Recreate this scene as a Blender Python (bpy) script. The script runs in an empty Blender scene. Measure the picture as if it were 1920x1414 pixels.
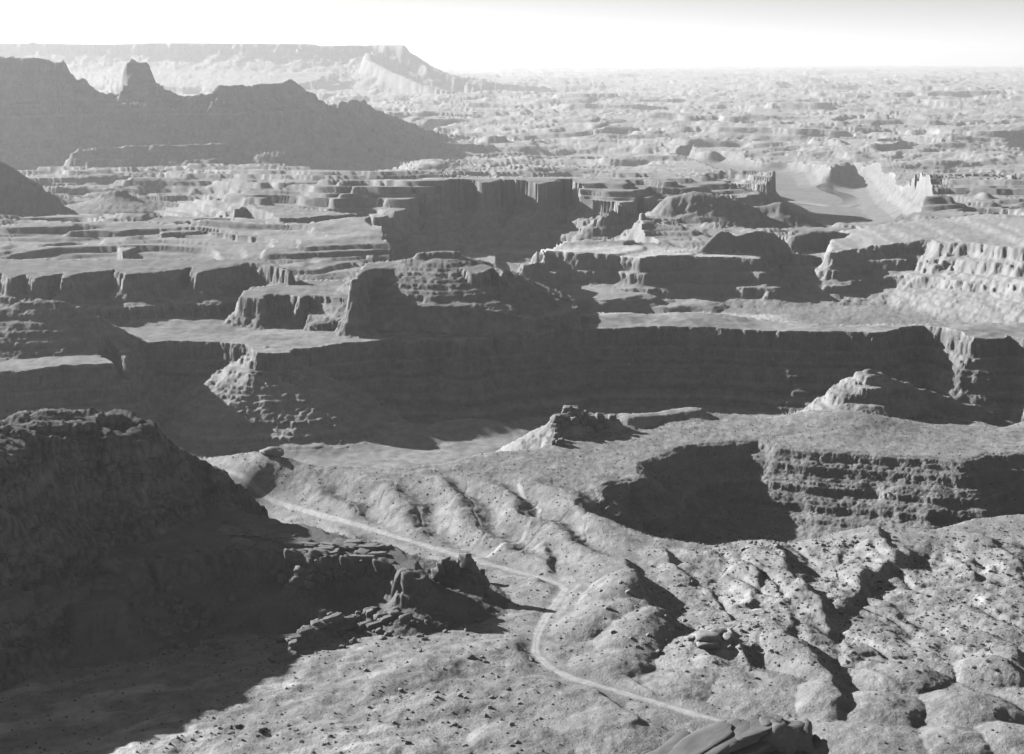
import bpy, bmesh, math, random, os
import numpy as np

# ------------------------------------------------------------------ camera, sky, sun, exposure
SC = bpy.context.scene
COL = SC.collection
R_ = math.radians
FPX = 2638.0                      # focal length in photograph pixels (1920 wide)
TH = math.atan((707 - 95) / FPX)  # camera looks down by this angle
CT, ST = math.cos(TH), math.sin(TH)
QUAL = float(os.environ.get("TERRAIN_Q", "1.0"))

cam_d = bpy.data.cameras.new("camera")
cam_d.sensor_width = 36.0
cam_d.lens = 36.0 * FPX / 1920.0
cam_d.clip_start = 1.0
cam_d.clip_end = 400000.0
cam = bpy.data.objects.new("camera", cam_d)
COL.objects.link(cam)
cam.location = (0, 0, 0)
cam.rotation_euler = (math.pi / 2 - TH, 0, 0)
SC.camera = cam

SUN_AZ = R_(-60)      # from the view direction, negative is to the left
SUN_EL = R_(23)
world = bpy.data.worlds.new("World")
SC.world = world
world.use_nodes = True
wn = world.node_tree
wn.nodes.clear()
sky = wn.nodes.new("ShaderNodeTexSky")
sky.sky_type = 'NISHITA'
sky.sun_disc = False
sky.sun_elevation = SUN_EL
sky.sun_rotation = SUN_AZ
sky.altitude = 1800
sky.air_density = 0.4
sky.dust_density = 0.6
sky.ozone_density = 1.0
sep = wn.nodes.new("ShaderNodeSeparateColor")  # black and white film behind an orange filter
bw = wn.nodes.new("ShaderNodeMix"); bw.data_type = 'FLOAT'; bw.inputs[0].default_value = 0.0
bg = wn.nodes.new("ShaderNodeBackground")
bg.inputs['Strength'].default_value = 0.135
wo = wn.nodes.new("ShaderNodeOutputWorld")
wn.links.new(sky.outputs[0], sep.inputs[0])
wn.links.new(sep.outputs[0], bw.inputs[2])
wn.links.new(sep.outputs[1], bw.inputs[3])
wn.links.new(bw.outputs[0], bg.inputs['Color'])
wn.links.new(bg.outputs[0], wo.inputs['Surface'])

sun_d = bpy.data.lights.new("sun", 'SUN')
sun_d.energy = 5.0
sun_d.angle = R_(0.5)
sun_d.color = (1.0, 1.0, 1.0)
sun = bpy.data.objects.new("sun", sun_d)
COL.objects.link(sun)
sun_vec = (math.sin(SUN_AZ) * math.cos(SUN_EL), math.cos(SUN_AZ) * math.cos(SUN_EL), math.sin(SUN_EL))
from mathutils import Vector
sun.rotation_euler = Vector(sun_vec).to_track_quat('Z', 'Y').to_euler()
sun.location = (-600, 600, 400)

SC.view_settings.view_transform = 'Standard'
SC.view_settings.look = 'None'
SC.view_settings.exposure = 0.83
SC.view_settings.gamma = 1.0
SC.view_settings.use_curve_mapping = False
SC.cycles.max_bounces = 4
SC.cycles.diffuse_bounces = 0
SC.cycles.volume_bounces = 2
SC.cycles.use_denoising = True
HAZE_DENSITY = 3.0e-5

# ------------------------------------------------------------------ helpers: pixel <-> place
def ray(px, py):
    u = (px - 960) / FPX
    v = (707 - py) / FPX
    return u, CT + v * ST, -ST + v * CT          # right, forward, up

def at_depth(px, py, D):
    """the point on the ray that lies D metres below the camera"""
    a, b, c = ray(px, py)
    t = -D / c
    return (a * t, b * t, -D)

def at_dist(px, py, Y):
    a, b, c = ray(px, py)
    t = Y / b
    return (a * t, Y, c * t)

def plain_drop(y):
    return 0.06 * np.clip(np.asarray(y, float) - 3200.0, 0, 3000.0)

def on_plain(px, py):
    """where the ray meets the plain, which falls away gently behind 3200 m"""
    a, b, c = ray(px, py)
    Y = 1000.0
    k = -c / b
    Y = 340.0 / k
    if Y > 3200:
        Y = (340 - 0.06 * 3200) / (k - 0.06) if k > 0.0601 else 1e9
        if Y > 6200:
            Y = (340 + 0.06 * 3000) / k
    t = Y / b
    return (a * t, Y, c * t)

def project(x, y, z):
    d = y * CT - z * ST
    return 960 + FPX * x / d, 707 - FPX * (y * ST + z * CT) / d

# ------------------------------------------------------------------ helpers: noise
_rng = np.random.RandomState(7)
_perm = np.concatenate([_rng.permutation(512)] * 2).astype(np.int32)
_ang = _rng.rand(512) * 2 * np.pi
_gx = np.cos(_ang).astype(np.float32)
_gy = np.sin(_ang).astype(np.float32)

def pn(x, y, seed=0):
    """gradient noise, about -0.7..0.7"""
    x = np.asarray(x, np.float64) + seed * 37.31
    y = np.asarray(y, np.float64) + seed * 91.17
    xf = np.floor(x); yf = np.floor(y)
    fx = (x - xf).astype(np.float32); fy = (y - yf).astype(np.float32)
    xi = xf.astype(np.int32) & 511; yi = yf.astype(np.int32) & 511
    xj = (xi + 1) & 511
    yj = (yi + 1) & 511
    p0 = _perm[xi]; p1 = _perm[xj]
    a = _perm[p0 + yi]; b = _perm[p1 + yi]; c = _perm[p0 + yj]; d = _perm[p1 + yj]
    u = fx * fx * fx * (fx * (fx * 6 - 15) + 10)
    v = fy * fy * fy * (fy * (fy * 6 - 15) + 10)
    na = _gx[a] * fx + _gy[a] * fy
    nb = _gx[b] * (fx - 1) + _gy[b] * fy
    nc = _gx[c] * fx + _gy[c] * (fy - 1)
    nd = _gx[d] * (fx - 1) + _gy[d] * (fy - 1)
    t = na + u * (nb - na)
    return t + v * (nc + u * (nd - nc) - t)

def fbm(x, y, scale, octv=3, seed=0, gain=0.5):
    s = 0; a = 1.0; f = 1.0 / scale
    for k in range(octv):
        s = s + a * pn(x * f, y * f, seed + k)
        a *= gain; f *= 2.03
    return s

def ridged(x, y, scale, octv=2, seed=0):
    s = 0; a = 1.0; f = 1.0 / scale
    for k in range(octv):
        s = s + a * (1 - 2.2 * np.abs(pn(x * f, y * f, seed + k)))
        a *= 0.5; f *= 2.1
    return s

def sstep(a, b, x):
    t = np.clip((x - a) / (b - a), 0, 1)
    return t * t * (3 - 2 * t)

def poly_sdf(P, x, y):
    """signed distance to a polygon, negative inside"""
    d2 = np.full(x.shape, 1e18); inside = np.zeros(x.shape, bool)
    n = len(P)
    for i in range(n):
        ax, ay = P[i][0], P[i][1]; bx, by = P[(i + 1) % n][0], P[(i + 1) % n][1]
        ex, ey = bx - ax, by - ay
        t = np.clip(((x - ax) * ex + (y - ay) * ey) / (ex * ex + ey * ey + 1e-9), 0, 1)
        dx = x - ax - t * ex; dy = y - ay - t * ey
        d2 = np.minimum(d2, dx * dx + dy * dy)
        c = (ay > y) != (by > y)
        xx = ax + (y - ay) * ex / (ey if abs(ey) > 1e-9 else 1e-9)
        inside ^= c & (x < xx)
    d = np.sqrt(d2)
    return np.where(inside, -d, d)

def line_dist(P, x, y):
    d2 = np.full(x.shape, 1e18); zz = np.zeros(x.shape); ss = np.zeros(x.shape)
    acc = 0.0
    for i in range(len(P) - 1):
        ax, ay = P[i][0], P[i][1]; bx, by = P[i + 1][0], P[i + 1][1]
        ex, ey = bx - ax, by - ay
        L = math.hypot(ex, ey)
        t = np.clip(((x - ax) * ex + (y - ay) * ey) / (L * L + 1e-9), 0, 1)
        dx = x - ax - t * ex; dy = y - ay - t * ey
        q = dx * dx + dy * dy
        m = q < d2
        d2 = np.where(m, q, d2)
        if len(P[i]) > 2:
            zz = np.where(m, P[i][2] + t * (P[i + 1][2] - P[i][2]), zz)
        ss = np.where(m, acc + t * L, ss)
        acc += L
    return np.sqrt(d2), zz, ss

def warp(X, Y, wob, fl, seed):
    wx = fbm(X, Y, wob[0], 3, seed) * wob[1] + pn(X / fl[0], Y / fl[0], seed + 5) * fl[1] * 1.6 + pn(X / fl[0] * 2.3, Y / fl[0] * 2.3, seed + 6) * fl[1] * 0.8 + pn(X / fl[0] * 5.3, Y / fl[0] * 5.3, seed + 7) * fl[1] * 0.5
    wy = fbm(X, Y, wob[0], 3, seed + 31) * wob[1] + pn(X / fl[0], Y / fl[0], seed + 35) * fl[1] * 1.6 + pn(X / fl[0] * 2.3, Y / fl[0] * 2.3, seed + 36) * fl[1] * 0.8 + pn(X / fl[0] * 5.3, Y / fl[0] * 5.3, seed + 37) * fl[1] * 0.5
    return X + wx, Y + wy

def bbox_mask(P, x, y, m):
    xs = [p[0] for p in P]; ys = [p[1] for p in P]
    return (x > min(xs) - m) & (x < max(xs) + m) & (y > min(ys) - m) & (y < max(ys) + m)

def D_(lst, D):
    return [at_depth(p[0], p[1], p[2] if len(p) > 2 else D) for p in lst]

def Y_(lst):
    return [at_dist(*p) for p in lst]

# ------------------------------------------------------------------ the near plateau: a smooth sheet through levelled points
CTRL = [(-300, 1414, 296), (0, 1414, 296), (500, 1414, 294), (1000, 1414, 293), (1500, 1414, 291), (1920, 1414, 288), (2300, 1414, 285),
        (1380, 1360, 294), (1050, 1265, 298), (1010, 1190, 302), (1060, 1105, 310), (860, 1045, 316), (700, 995, 320),
        (490, 930, 325), (300, 900, 326), (0, 900, 328), (-400, 900, 325), (600, 875, 306), (800, 885, 304), (1000, 880, 303), (480, 880, 308),
        (430, 858, 309), (1100, 850, 303), (1250, 805, 303), (1450, 800, 304), (1700, 802, 308), (1920, 830, 309), (2300, 830, 306),
        (600, 1300, 297), (300, 1300, 299), (800, 1200, 303), (900, 1300, 297), (1300, 1100, 307), (1300, 1022, 309), (1150, 988, 306),
        (1050, 1000, 308), (1500, 1012, 305), (1640, 988, 301), (1900, 962, 297), (2300, 950, 294), (1700, 1150, 301), (1900, 1200, 296),
        (1500, 1200, 301), (1300, 1250, 299), (-300, 1200, 300), (1500, 1080, 306), (960, 960, 309), (720, 940, 312), (1020, 1040, 313)]
_cp = np.array([at_depth(*c) for c in CTRL])
_cx, _cy, _cz = _cp[:, 0] / 300, _cp[:, 1] / 300, _cp[:, 2]
_n = len(_cp)
def _tps(r2):
    return np.where(r2 > 1e-12, 0.5 * r2 * np.log(np.maximum(r2, 1e-12)), 0.0)
_K = _tps((_cx[:, None] - _cx) ** 2 + (_cy[:, None] - _cy) ** 2) + 2e-3 * np.eye(_n)
_Pm = np.stack([np.ones(_n), _cx, _cy], 1)
_A = np.zeros((_n + 3, _n + 3)); _A[:_n, :_n] = _K; _A[:_n, _n:] = _Pm; _A[_n:, :_n] = _Pm.T
_W = np.linalg.solve(_A, np.concatenate([_cz, np.zeros(3)]))
def near_sheet(x, y):
    X, Y = x / 300, y / 300
    z = _W[_n] + _W[_n + 1] * X + _W[_n + 2] * Y
    for i in range(_n):
        z = z + _W[i] * _tps((X - _cx[i]) ** 2 + (Y - _cy[i]) ** 2)
    return z

def at_sheet(px, py, *_):
    a, b, c = ray(px, py)
    ys = np.linspace(420, 1500, 2200)
    zs_ = near_sheet(ys * a / b, ys)
    hit = np.nonzero(ys * c / b <= zs_)[0]
    if len(hit) == 0 or ys[hit[0]] > 1400:
        return at_depth(px, py, 306)
    Y = ys[hit[0]]
    return (a / b * Y, Y, c / b * Y)

ROAD_PX = [(1640, 1470, 290), (1560, 1430, 291), (1470, 1392, 293), (1380, 1360, 294), (1300, 1338, 295), (1210, 1311, 296), (1130, 1288, 297), (1070, 1272, 298), (1028, 1250, 298.5),
           (1003, 1225, 300), (1005, 1195, 302), (1022, 1160, 305), (1048, 1120, 308.5), (1060, 1106, 310), (1050, 1096, 311), (1010, 1082, 312.5), (940, 1062, 314), (860, 1043, 316),
           (780, 1018, 318), (700, 994, 320), (620, 970, 322), (560, 949, 323.5), (490, 930, 325), (420, 915, 326), (300, 900, 326)]
ROAD = D_(ROAD_PX, 0)
TRACK = D_([(875, 1050, 315.5), (930, 1035, 314), (975, 1012, 312), (1000, 975, 309), (1012, 945, 306), (1000, 935, 305), (985, 925, 304.5), (972, 905, 304)], 0)

# ------------------------------------------------------------------ landforms
BENCH_D = 343.0
NEAR_RIM = [(-700, 790), (-100, 830), (300, 850), (430, 850), (495, 845), (530, 858), (620, 871), (720, 875), (830, 867), (905, 850), (960, 842), (1020, 836),
            (1027, 815), (1035, 785), (1060, 772), (1180, 772), (1300, 768), (1450, 780), (1555, 770), (1600, 735), (1720, 740), (1880, 800), (1960, 775), (2300, 760), (2800, 740)]
FAR_RIM = [(2800, 700), (2300, 690), (2250, 680), (2050, 655), (1960, 640), (1890, 630), (1855, 634), (1820, 636), (1800, 628), (1740, 612), (1690, 616), (1640, 626), (1560, 622), (1500, 622), (1440, 620), (1340, 616), (1250, 615),
           (1180, 614), (1120, 614), (1060, 618), (1000, 626), (930, 630), (880, 632), (865, 641), (845, 632), (800, 634), (770, 640), (740, 634), (680, 641), (600, 647), (552, 650), (545, 660), (485, 660), (470, 648), (400, 640), (330, 634),
           (262, 640), (250, 656), (232, 672), (225, 660), (205, 655), (180, 664), (214, 684), (110, 690), (0, 694), (-300, 700), (-900, 690)]
NEAR_RIM = [at_sheet(*p) for p in NEAR_RIM]
N_POLY = list(NEAR_RIM) + [(1400, 200, 0), (-1400, 200, 0)]
K1 = [at_depth(p[0], p[1], BENCH_D) for p in FAR_RIM] + NEAR_RIM
K2 = D_([(560, 428), (610, 420), (650, 410), (700, 410), (735, 414), (770, 394), (800, 398), (850, 385), (900, 390), (950, 380), (1000, 392), (1040, 385), (1065, 378), (1120, 394), (1150, 402), (1190, 392), (1205, 420), (1225, 442), (1215, 452), (1130, 455), (1070, 462), (1015, 470), (1000, 500),
         (940, 520), (850, 505), (760, 497), (728, 490), (716, 462), (722, 447), (690, 437), (640, 428)], 340)
K3 = D_([(960, 512), (1000, 498), (1018, 480), (1030, 474), (1080, 477), (1160, 478), (1200, 482), (1260, 479), (1350, 478), (1420, 480), (1440, 462), (1470, 456), (1500, 470), (1560, 472), (1600, 472), (1640, 455), (1700, 446), (1745, 440), (1765, 452), (1820, 452), (1900, 457), (2100, 462), (2500, 470),
         (2500, 600), (1900, 604), (1760, 600), (1600, 606), (1480, 600), (1400, 594), (1300, 590), (1200, 592), (1120, 584), (1060, 586), (1000, 575), (960, 545)], 340)
K4 = [on_plain(*p) for p in [(1236, 264), (1262, 271), (1300, 270), (1330, 277), (1345, 273), (1400, 282), (1440, 289), (1490, 290), (1545, 300), (1557, 318), (1570, 300), (1592, 289), (1640, 303), (1660, 318), (1690, 342), (1735, 362), (1758, 376),
         (1720, 396), (1640, 402), (1560, 402), (1480, 398), (1430, 386), (1420, 372), (1450, 356), (1420, 340), (1370, 318), (1320, 298), (1260, 281)]]

ALCOVE = [at_sheet(*p) for p in [(1085, 962, 305), (1080, 945, 304), (1120, 930, 304), (1108, 915, 303), (1150, 898, 303), (1200, 893, 303), (1190, 868, 303), (1250, 850, 303), (1270, 838, 303), (1330, 828, 303), (1420, 824, 303.5), (1470, 836, 304), (1600, 846, 304.5), (1720, 856, 305), (1800, 862, 306), (1850, 850, 306), (1930, 846, 307), (2300, 840, 307),
             (2300, 960, 295), (1920, 964, 297), (1830, 972, 298), (1760, 992, 301), (1640, 990, 302), (1500, 1016, 306), (1400, 1022, 308), (1310, 1022, 309), (1230, 1008, 308), (1170, 990, 306)]]

LEDGE = D_([(-500, 1160), (-100, 1150), (0, 1140), (60, 1150), (120, 1140), (150, 1160), (200, 1152), (232, 1120), (238, 1075), (330, 1056), (430, 1040), (480, 1052), (530, 1046), (560, 1066), (620, 1058), (690, 1060), (745, 1072), (778, 1092), (800, 1082),
            (770, 1060), (715, 1036), (650, 1024), (560, 1000), (490, 984), (430, 968), (200, 930), (-500, 900)], 285)
HILL_CREST = Y_([(-1500, 1120, 520), (-900, 1040, 580), (-500, 955, 640), (-300, 868, 690), (-150, 815, 740), (-60, 798, 790), (0, 788, 830), (40, 778, 834), (78, 768, 838), (110, 773, 842), (170, 771, 848), (190, 776, 855), (250, 798, 872), (300, 812, 885), (332, 832, 898), (370, 856, 910), (405, 872, 922), (425, 888, 930), (445, 905, 940), (480, 935, 952), (500, 965, 962), (520, 990, 960)])

HILL_NAR = [1.0] * 11 + [1.3, 1.7, 2.3, 2.9, 3.4, 3.8, 4.2, 4.4, 4.6, 4.6, 4.6, 4.6]
# sharp-backed spurs on the shrubby slope: gentle to the left, steep shaded face to the right
SCARPS = [([(1440, 1030, 305), (1462, 1075, 304), (1490, 1110, 302), (1520, 1150, 300), (1542, 1185, 299)], 7.0), ([(1482, 1062, 304), (1505, 1100, 302), (1512, 1130, 301)], 5.0), ([(1640, 1000, 303), (1650, 1030, 303), (1672, 1058, 303)], 5.0),
          ([(1700, 1048, 303), (1650, 1075, 303), (1620, 1090, 302), (1600, 1120, 301), (1575, 1150, 300)], 6.0), ([(1416, 1078, 305), (1408, 1110, 304), (1398, 1145, 302)], 4.0), ([(1165, 1068, 308), (1178, 1105, 306), (1205, 1150, 303), (1232, 1178, 301)], 8.0),
          ([(1240, 1040, 309), (1262, 1065, 308), (1290, 1092, 307)], 4.0), ([(1600, 1075, 303), (1618, 1090, 303)], 4.0), ([(1455, 1190, 299), (1470, 1220, 298)], 3.5), ([(1020, 1030, 312), (1022, 1060, 311), (1024, 1090, 311)], 4.0), ([(1495, 1240, 297), (1545, 1290, 295), (1568, 1340, 293)], 5.0),
          ([(1355, 1215, 298), (1400, 1255, 297)], 4.0), ([(1170, 1275, 297), (1230, 1310, 296)], 1.5), ([(1115, 1300, 296), (1190, 1370, 293)], 2.5), ([(1890, 1225, 293), (1915, 1260, 292)], 4.0), ([(1840, 1010, 299), (1900, 1060, 298)], 4.0), ([(1795, 1060, 301), (1830, 1090, 300)], 2.5)]
SCARPS = [([at_sheet(*q) for q in p], a) for p, a in SCARPS]
# rounded badland humps: (px, py of top, ground depth D there, height, half-length, half-width, axis angle)
HUMPS = [(1160, 1120, 304, 13, 26, 10, 250), (1128, 1165, 300, 9, 24, 10, 225), (1215, 1190, 298, 10, 24, 12, 235), (1150, 1240, 297, 6, 16, 9, 215), (1350, 1215, 297, 11, 30, 14, 235), (1300, 1275, 295, 7, 20, 10, 225),
         (1420, 1290, 294, 8, 24, 13, 300), (1490, 1240, 296, 11, 34, 9, 285), (1545, 1320, 293, 10, 16, 8, 280), (1650, 1330, 291, 11, 17, 12, 250), (1655, 1385, 290, 6, 14, 14, 250), (1700, 1265, 294, 8, 20, 9, 200),
         (1810, 1330, 290, 11, 18, 12, 240), (1880, 1250, 292, 10, 20, 10, 210), (1790, 1390, 288, 8, 14, 10, 230), (1905, 1390, 287, 9, 14, 12, 220), (1040, 1320, 294, 5, 26, 16, 300), (1140, 1375, 292, 7, 24, 14, 320), (900, 1225, 299, 5, 28, 16, 200),
         (800, 1240, 299, 5, 30, 22, 190), (870, 1290, 296, 4, 24, 14, 210), (700, 1400, 293, 4, 34, 12, 170), (1000, 1390, 292, 5, 20, 14, 240), (1250, 1330, 294, 3, 16, 10, 230)]
HUMPS = [(at_sheet(a, b + 6), c, h * 0.95, L * 1.15, W * 1.6, R_(ang)) for a, b, c, h, L, W, ang in HUMPS]

NAMES = {}
def rid_of(name, label=None, cat=None, group=None):
    k = len(NAMES) + 1
    NAMES[k] = (name, label, cat, group)
    return k
GROUND = rid_of('desert_ground')
PLAIN = rid_of('plain')
BENCH = rid_of('bench_ground')
CANYON = rid_of('canyon_floor')
CANYON_WALL = rid_of('canyon_wall')
ALC = rid_of('alcove_wall')
ROADID = rid_of('dirt_road')
TRACKID = rid_of('dirt_track')
RAVINE = rid_of('side_canyon')
CLIFFS = rid_of('canyon_cliff')
RIVERC = rid_of('river_gorge')
HILL = rid_of('hill', 'steep dark shadowed hill with sunlit crest patches beside the dirt road', 'hill')
LEDGEID = rid_of('sandstone_ledge', 'long rounded sandstone ledge at the foot of the dark hill', 'rock ledge')
OUTC = rid_of('rock_outcrop', 'low knobbly rock outcrop with sunlit tops below the shadowed ledge', 'outcrop')
KNOB = rid_of('rock_hummock', 'rough pale rock knob on the canyon rim above the alcove', 'rock mass')
DOME = rid_of('smooth_dome', 'smooth rounded pale hill in front of the layered pyramid butte', 'hill')
PYR = rid_of('layered_butte', 'stepped pyramid butte of thin rock layers on the canyon rim', 'butte')
BUTTE = rid_of('butte', 'large dark blocky butte with layered cap above the shadowed canyon wall', 'butte')
BUTTE2 = rid_of('cliff_terrace', 'low lit cliff terrace adjoining the dark blocky butte', 'cliff')
MESA_L = rid_of('mesa', 'flat long mesa with two cliff tiers beside the dark blocky butte', 'mesa')
KNOLL = rid_of('dark_knoll', 'small dark knoll standing on the pale bench near the canyon rim', 'hill')
SPUR = rid_of('talus_spur', 'sunlit talus spur below a fluted cliff in the dark canyon', 'spur')
TIER = rid_of('cliff_bench', 'stepped cliff bench behind the flat long mesa', 'cliff')
TIER2 = rid_of('rock_bastion', 'square rock bastion with bright side face above the stepped cliffs', 'cliff')
PYRAM = rid_of('dark_peak', 'dark pointed peak on the pale plateau across the canyon', 'peak')
PYRAM2 = rid_of('dark_mound', 'dark rounded mound on the cliff top next to the pointed peak', 'hill')
RIDGE = rid_of('ridge', 'long hazy dark ridge carrying a square rock tower', 'ridge')
RIDGE2 = rid_of('foothill', 'dark foothill with fluted cliffs at the foot of the hazy ridge', 'hill')
RIDGE3 = rid_of('fluted_butte', 'small butte with pale fluted columns below the hazy ridge', 'butte')
HILL_W = rid_of('hazy_hill', 'hazy dark hill slope in front of the long tower ridge', 'hill')
SMALLB = rid_of('small_butte', 'little dark flat butte alone on the striped plain', 'butte')
FARMESA = rid_of('far_mesa', 'pale far flat topped mesa on the horizon', 'mesa')
DARKH = rid_of('plain_hill', 'broad dark shadowed hill between the side canyon and the river gorge', 'hill')
DARKH2 = rid_of('peaked_hill', 'small dark peaked hill in front of the pale river bank', 'hill')
DARKH3 = rid_of('gorge_hill', 'dark hill on the near lip of the river gorge', 'hill')
TIERB = rid_of('upper_cliff', 'narrow upper cliff behind the stepped cliff bench', 'cliff')
KNOB2 = rid_of('low_mound', 'low flat rock mound with a dark front on the canyon rim', 'mound')
RCLIFF = rid_of('sunlit_cliff', 'long pale sunlit cliff with talus facing the pale flat plateau', 'cliff')
RUBBLE = rid_of('rubble_hill', 'pale rubble covered hill at the edge of the plain beyond the gorge', 'hill')
CAP = rid_of('cap_rock', 'layered knobbly cap on the butte')
TOWER = rid_of('rock_tower', 'square sheer rock tower on the ridge crest')
FSPUR = rid_of('spur', 'bright spur running down from the mesa end')
PART_OF = {CAP: BUTTE, TOWER: RIDGE, FSPUR: FARMESA}
STRUCT = {GROUND, PLAIN, BENCH, CANYON, CANYON_WALL, ALC, ROADID, TRACKID, RAVINE, CLIFFS, RIVERC}

# ridge crests with distances
RIDGE_L = Y_([(-900, 60, 6600), (-300, 100, 6600), (0, 107, 6600), (70, 106, 6600), (80, 112, 6600), (121, 114, 6600), (130, 136, 6600), (145, 147, 6600), (150, 145, 6600), (163, 148, 6600), (171, 165, 6600), (200, 182, 6600), (222, 178, 6600), (229, 162, 6600), (231, 130, 6600), (238, 114, 6600), (246, 112, 6600), (274, 113, 6600), (283, 130, 6600), (290, 152, 6600), (315, 170, 6600), (340, 181, 6600), (370, 178, 6600), (395, 175, 6600), (412, 162, 6640), (470, 163, 6838),
              (502, 159, 6946), (525, 157, 7025), (534, 150, 7055), (545, 148, 7093), (553, 157, 7120), (572, 168, 7184), (576, 175, 7198), (588, 176, 7239), (592, 184, 7252), (605, 191, 7297), (628, 196, 7375), (650, 190, 7450), (668, 187, 7511), (685, 189, 7569), (705, 206, 7637), (745, 222, 7773), (790, 239, 7926), (835, 250, 8079), (842, 255, 8102), (860, 257, 8164), (868, 268, 8191), (885, 272, 8249)])
RIDGE_F = Y_([(100, 318, 5842), (128, 300, 5784), (134, 285, 5784), (146, 281, 5784), (200, 276, 5807), (320, 270, 5842), (420, 266, 5876), (440, 278, 5853), (470, 292, 5830)])
RIDGE_F2 = Y_([(478, 290, 6000), (490, 284, 6000), (530, 281, 6000), (540, 287, 6000), (552, 297, 6000), (566, 312, 6000)])
HILL_WL = Y_([(-600, 210, 3300), (-150, 262, 3200), (0, 303, 3150), (20, 312, 3150), (48, 332, 3140), (75, 350, 3120), (82, 358, 3120), (100, 376, 3100), (118, 388, 3080), (132, 398, 3060)])
SMALL_L = Y_([(182, 372, 3390), (196, 360, 3390), (208, 357, 3390), (213, 359, 3390), (220, 355, 3390), (229, 356, 3390), (236, 368, 3390), (250, 377, 3370), (270, 380, 3350)])
FAR_L = Y_([(-900, 78, 18816), (-200, 82, 19756), (55, 81, 19756), (62, 78, 19756), (70, 81, 19756), (200, 83, 19756), (300, 80, 19756), (580, 82, 19756), (600, 85, 19756), (700, 84, 19756), (757, 84, 19443), (763, 88, 19443), (767, 98, 19443), (785, 110, 19286), (810, 126, 19129), (840, 138, 18972), (880, 149, 18816), (910, 156, 18659)])
FAR_SPUR = Y_([(690, 99, 19364), (690, 112, 18894), (730, 132, 18344), (790, 158, 17717), (850, 172, 17325)])
FAR_SPUR2 = Y_([(360, 92, 19600), (350, 130, 18816), (330, 165, 18030)])

PROF_HILL = ([0, 40, 45, 57, 63, 84, 92, 112, 150, 200], [0, 11, 20, 35, 45, 65, 75, 88, 130, 200])
PROF_BIG = ([0, 15, 40, 60, 160, 175, 300, 320, 460, 900], [0, 3, 60, 72, 140, 170, 232, 262, 340, 500])
PROF_FAR = ([0, 60, 130, 500, 900, 1500, 2600], [0, 8, 130, 260, 350, 420, 520])
PROF_WALL = ([0, 2, 6, 12, 16, 22, 34, 38, 54, 57, 74, 120, 400], [0, 3, 18, 21, 32, 35, 48, 57, 68, 75, 86, 90, 92])
PROF_SIDE = ([0, 3, 12, 24, 32, 44, 80, 130, 200, 330, 700], [0, 3, 26, 30, 48, 52, 68, 84, 96, 104, 108])
PROF_K2 = ([0, 3, 12, 30, 36, 60, 70, 110, 118, 200, 320, 700], [0, 3, 18, 24, 38, 46, 58, 68, 76, 88, 94, 96])
PROF_CLIFF = ([0, 3, 12, 26, 36, 62, 74, 120, 180, 260, 700], [0, 3, 20, 25, 41, 46, 60, 69, 80, 84, 86])
PROF_GORGE = ([0, 4, 18, 30, 44, 80, 140], [0, 6, 26, 32, 56, 72, 80])
PROF_ALC = ([0, 5, 6, 8, 8.6, 17, 18.6, 20, 20.6, 29, 29.6, 32, 33.6, 42, 42.6, 45, 46.8, 56, 58, 66, 80, 110], [0, 2, 4.2, 5, 6.4, 10.4, 14.2, 15, 16.2, 20.5, 21.6, 23, 27, 31, 32, 33.4, 37.4, 41, 43, 45, 47, 49])

def interp(p, d):
    return np.interp(d, p[0], p[1])

def fall(p, d):
    """like interp, but the last slope goes on"""
    k = max(0.45, (p[1][-1] - p[1][-2]) / (p[0][-1] - p[0][-2]))
    return np.interp(d, p[0], p[1]) + np.maximum(0, d - p[0][-1]) * k

def layer_noise(prof, d, X, Y, fl, seed):
    """each rock layer weathers along its own ragged line"""
    li = np.searchsorted(np.array(prof[0]), np.maximum(d, 0)) * 1.0
    li = li + np.floor(np.maximum(d, 0) / (fl[0] * 0.6))
    n1 = pn(X / fl[0] + li * 5.71, Y / fl[0] + li * 9.13, seed) + 0.6 * pn(X / fl[0] * 2.7 + li * 3.3, Y / fl[0] * 2.7, seed + 1)
    return d + n1 * fl[1] * sstep(0, fl[1] * 1.5, d)

_sr = np.random.RandomState(11)
_th = _sr.choice([1.6, 2.2, 3.0, 4.2, 6.5, 8.5], 400, p=[.2, .22, .22, .18, .12, .06])
_SB = np.concatenate([[-760.0], -760 + np.cumsum(_th)])
_SH = _sr.rand(401) * 0.5 + 0.25
def strata(z, k):
    """steps in beds of uneven thickness"""
    i = np.clip(np.searchsorted(_SB, z / k) - 1, 0, 399)
    a = _SB[i]; t = _SB[i + 1] - a
    f = (z / k - a) / t
    h = _SH[i]
    return (a + t * (0.22 * f + 0.78 * sstep(h - 0.22, h + 0.22, f))) * k

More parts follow.
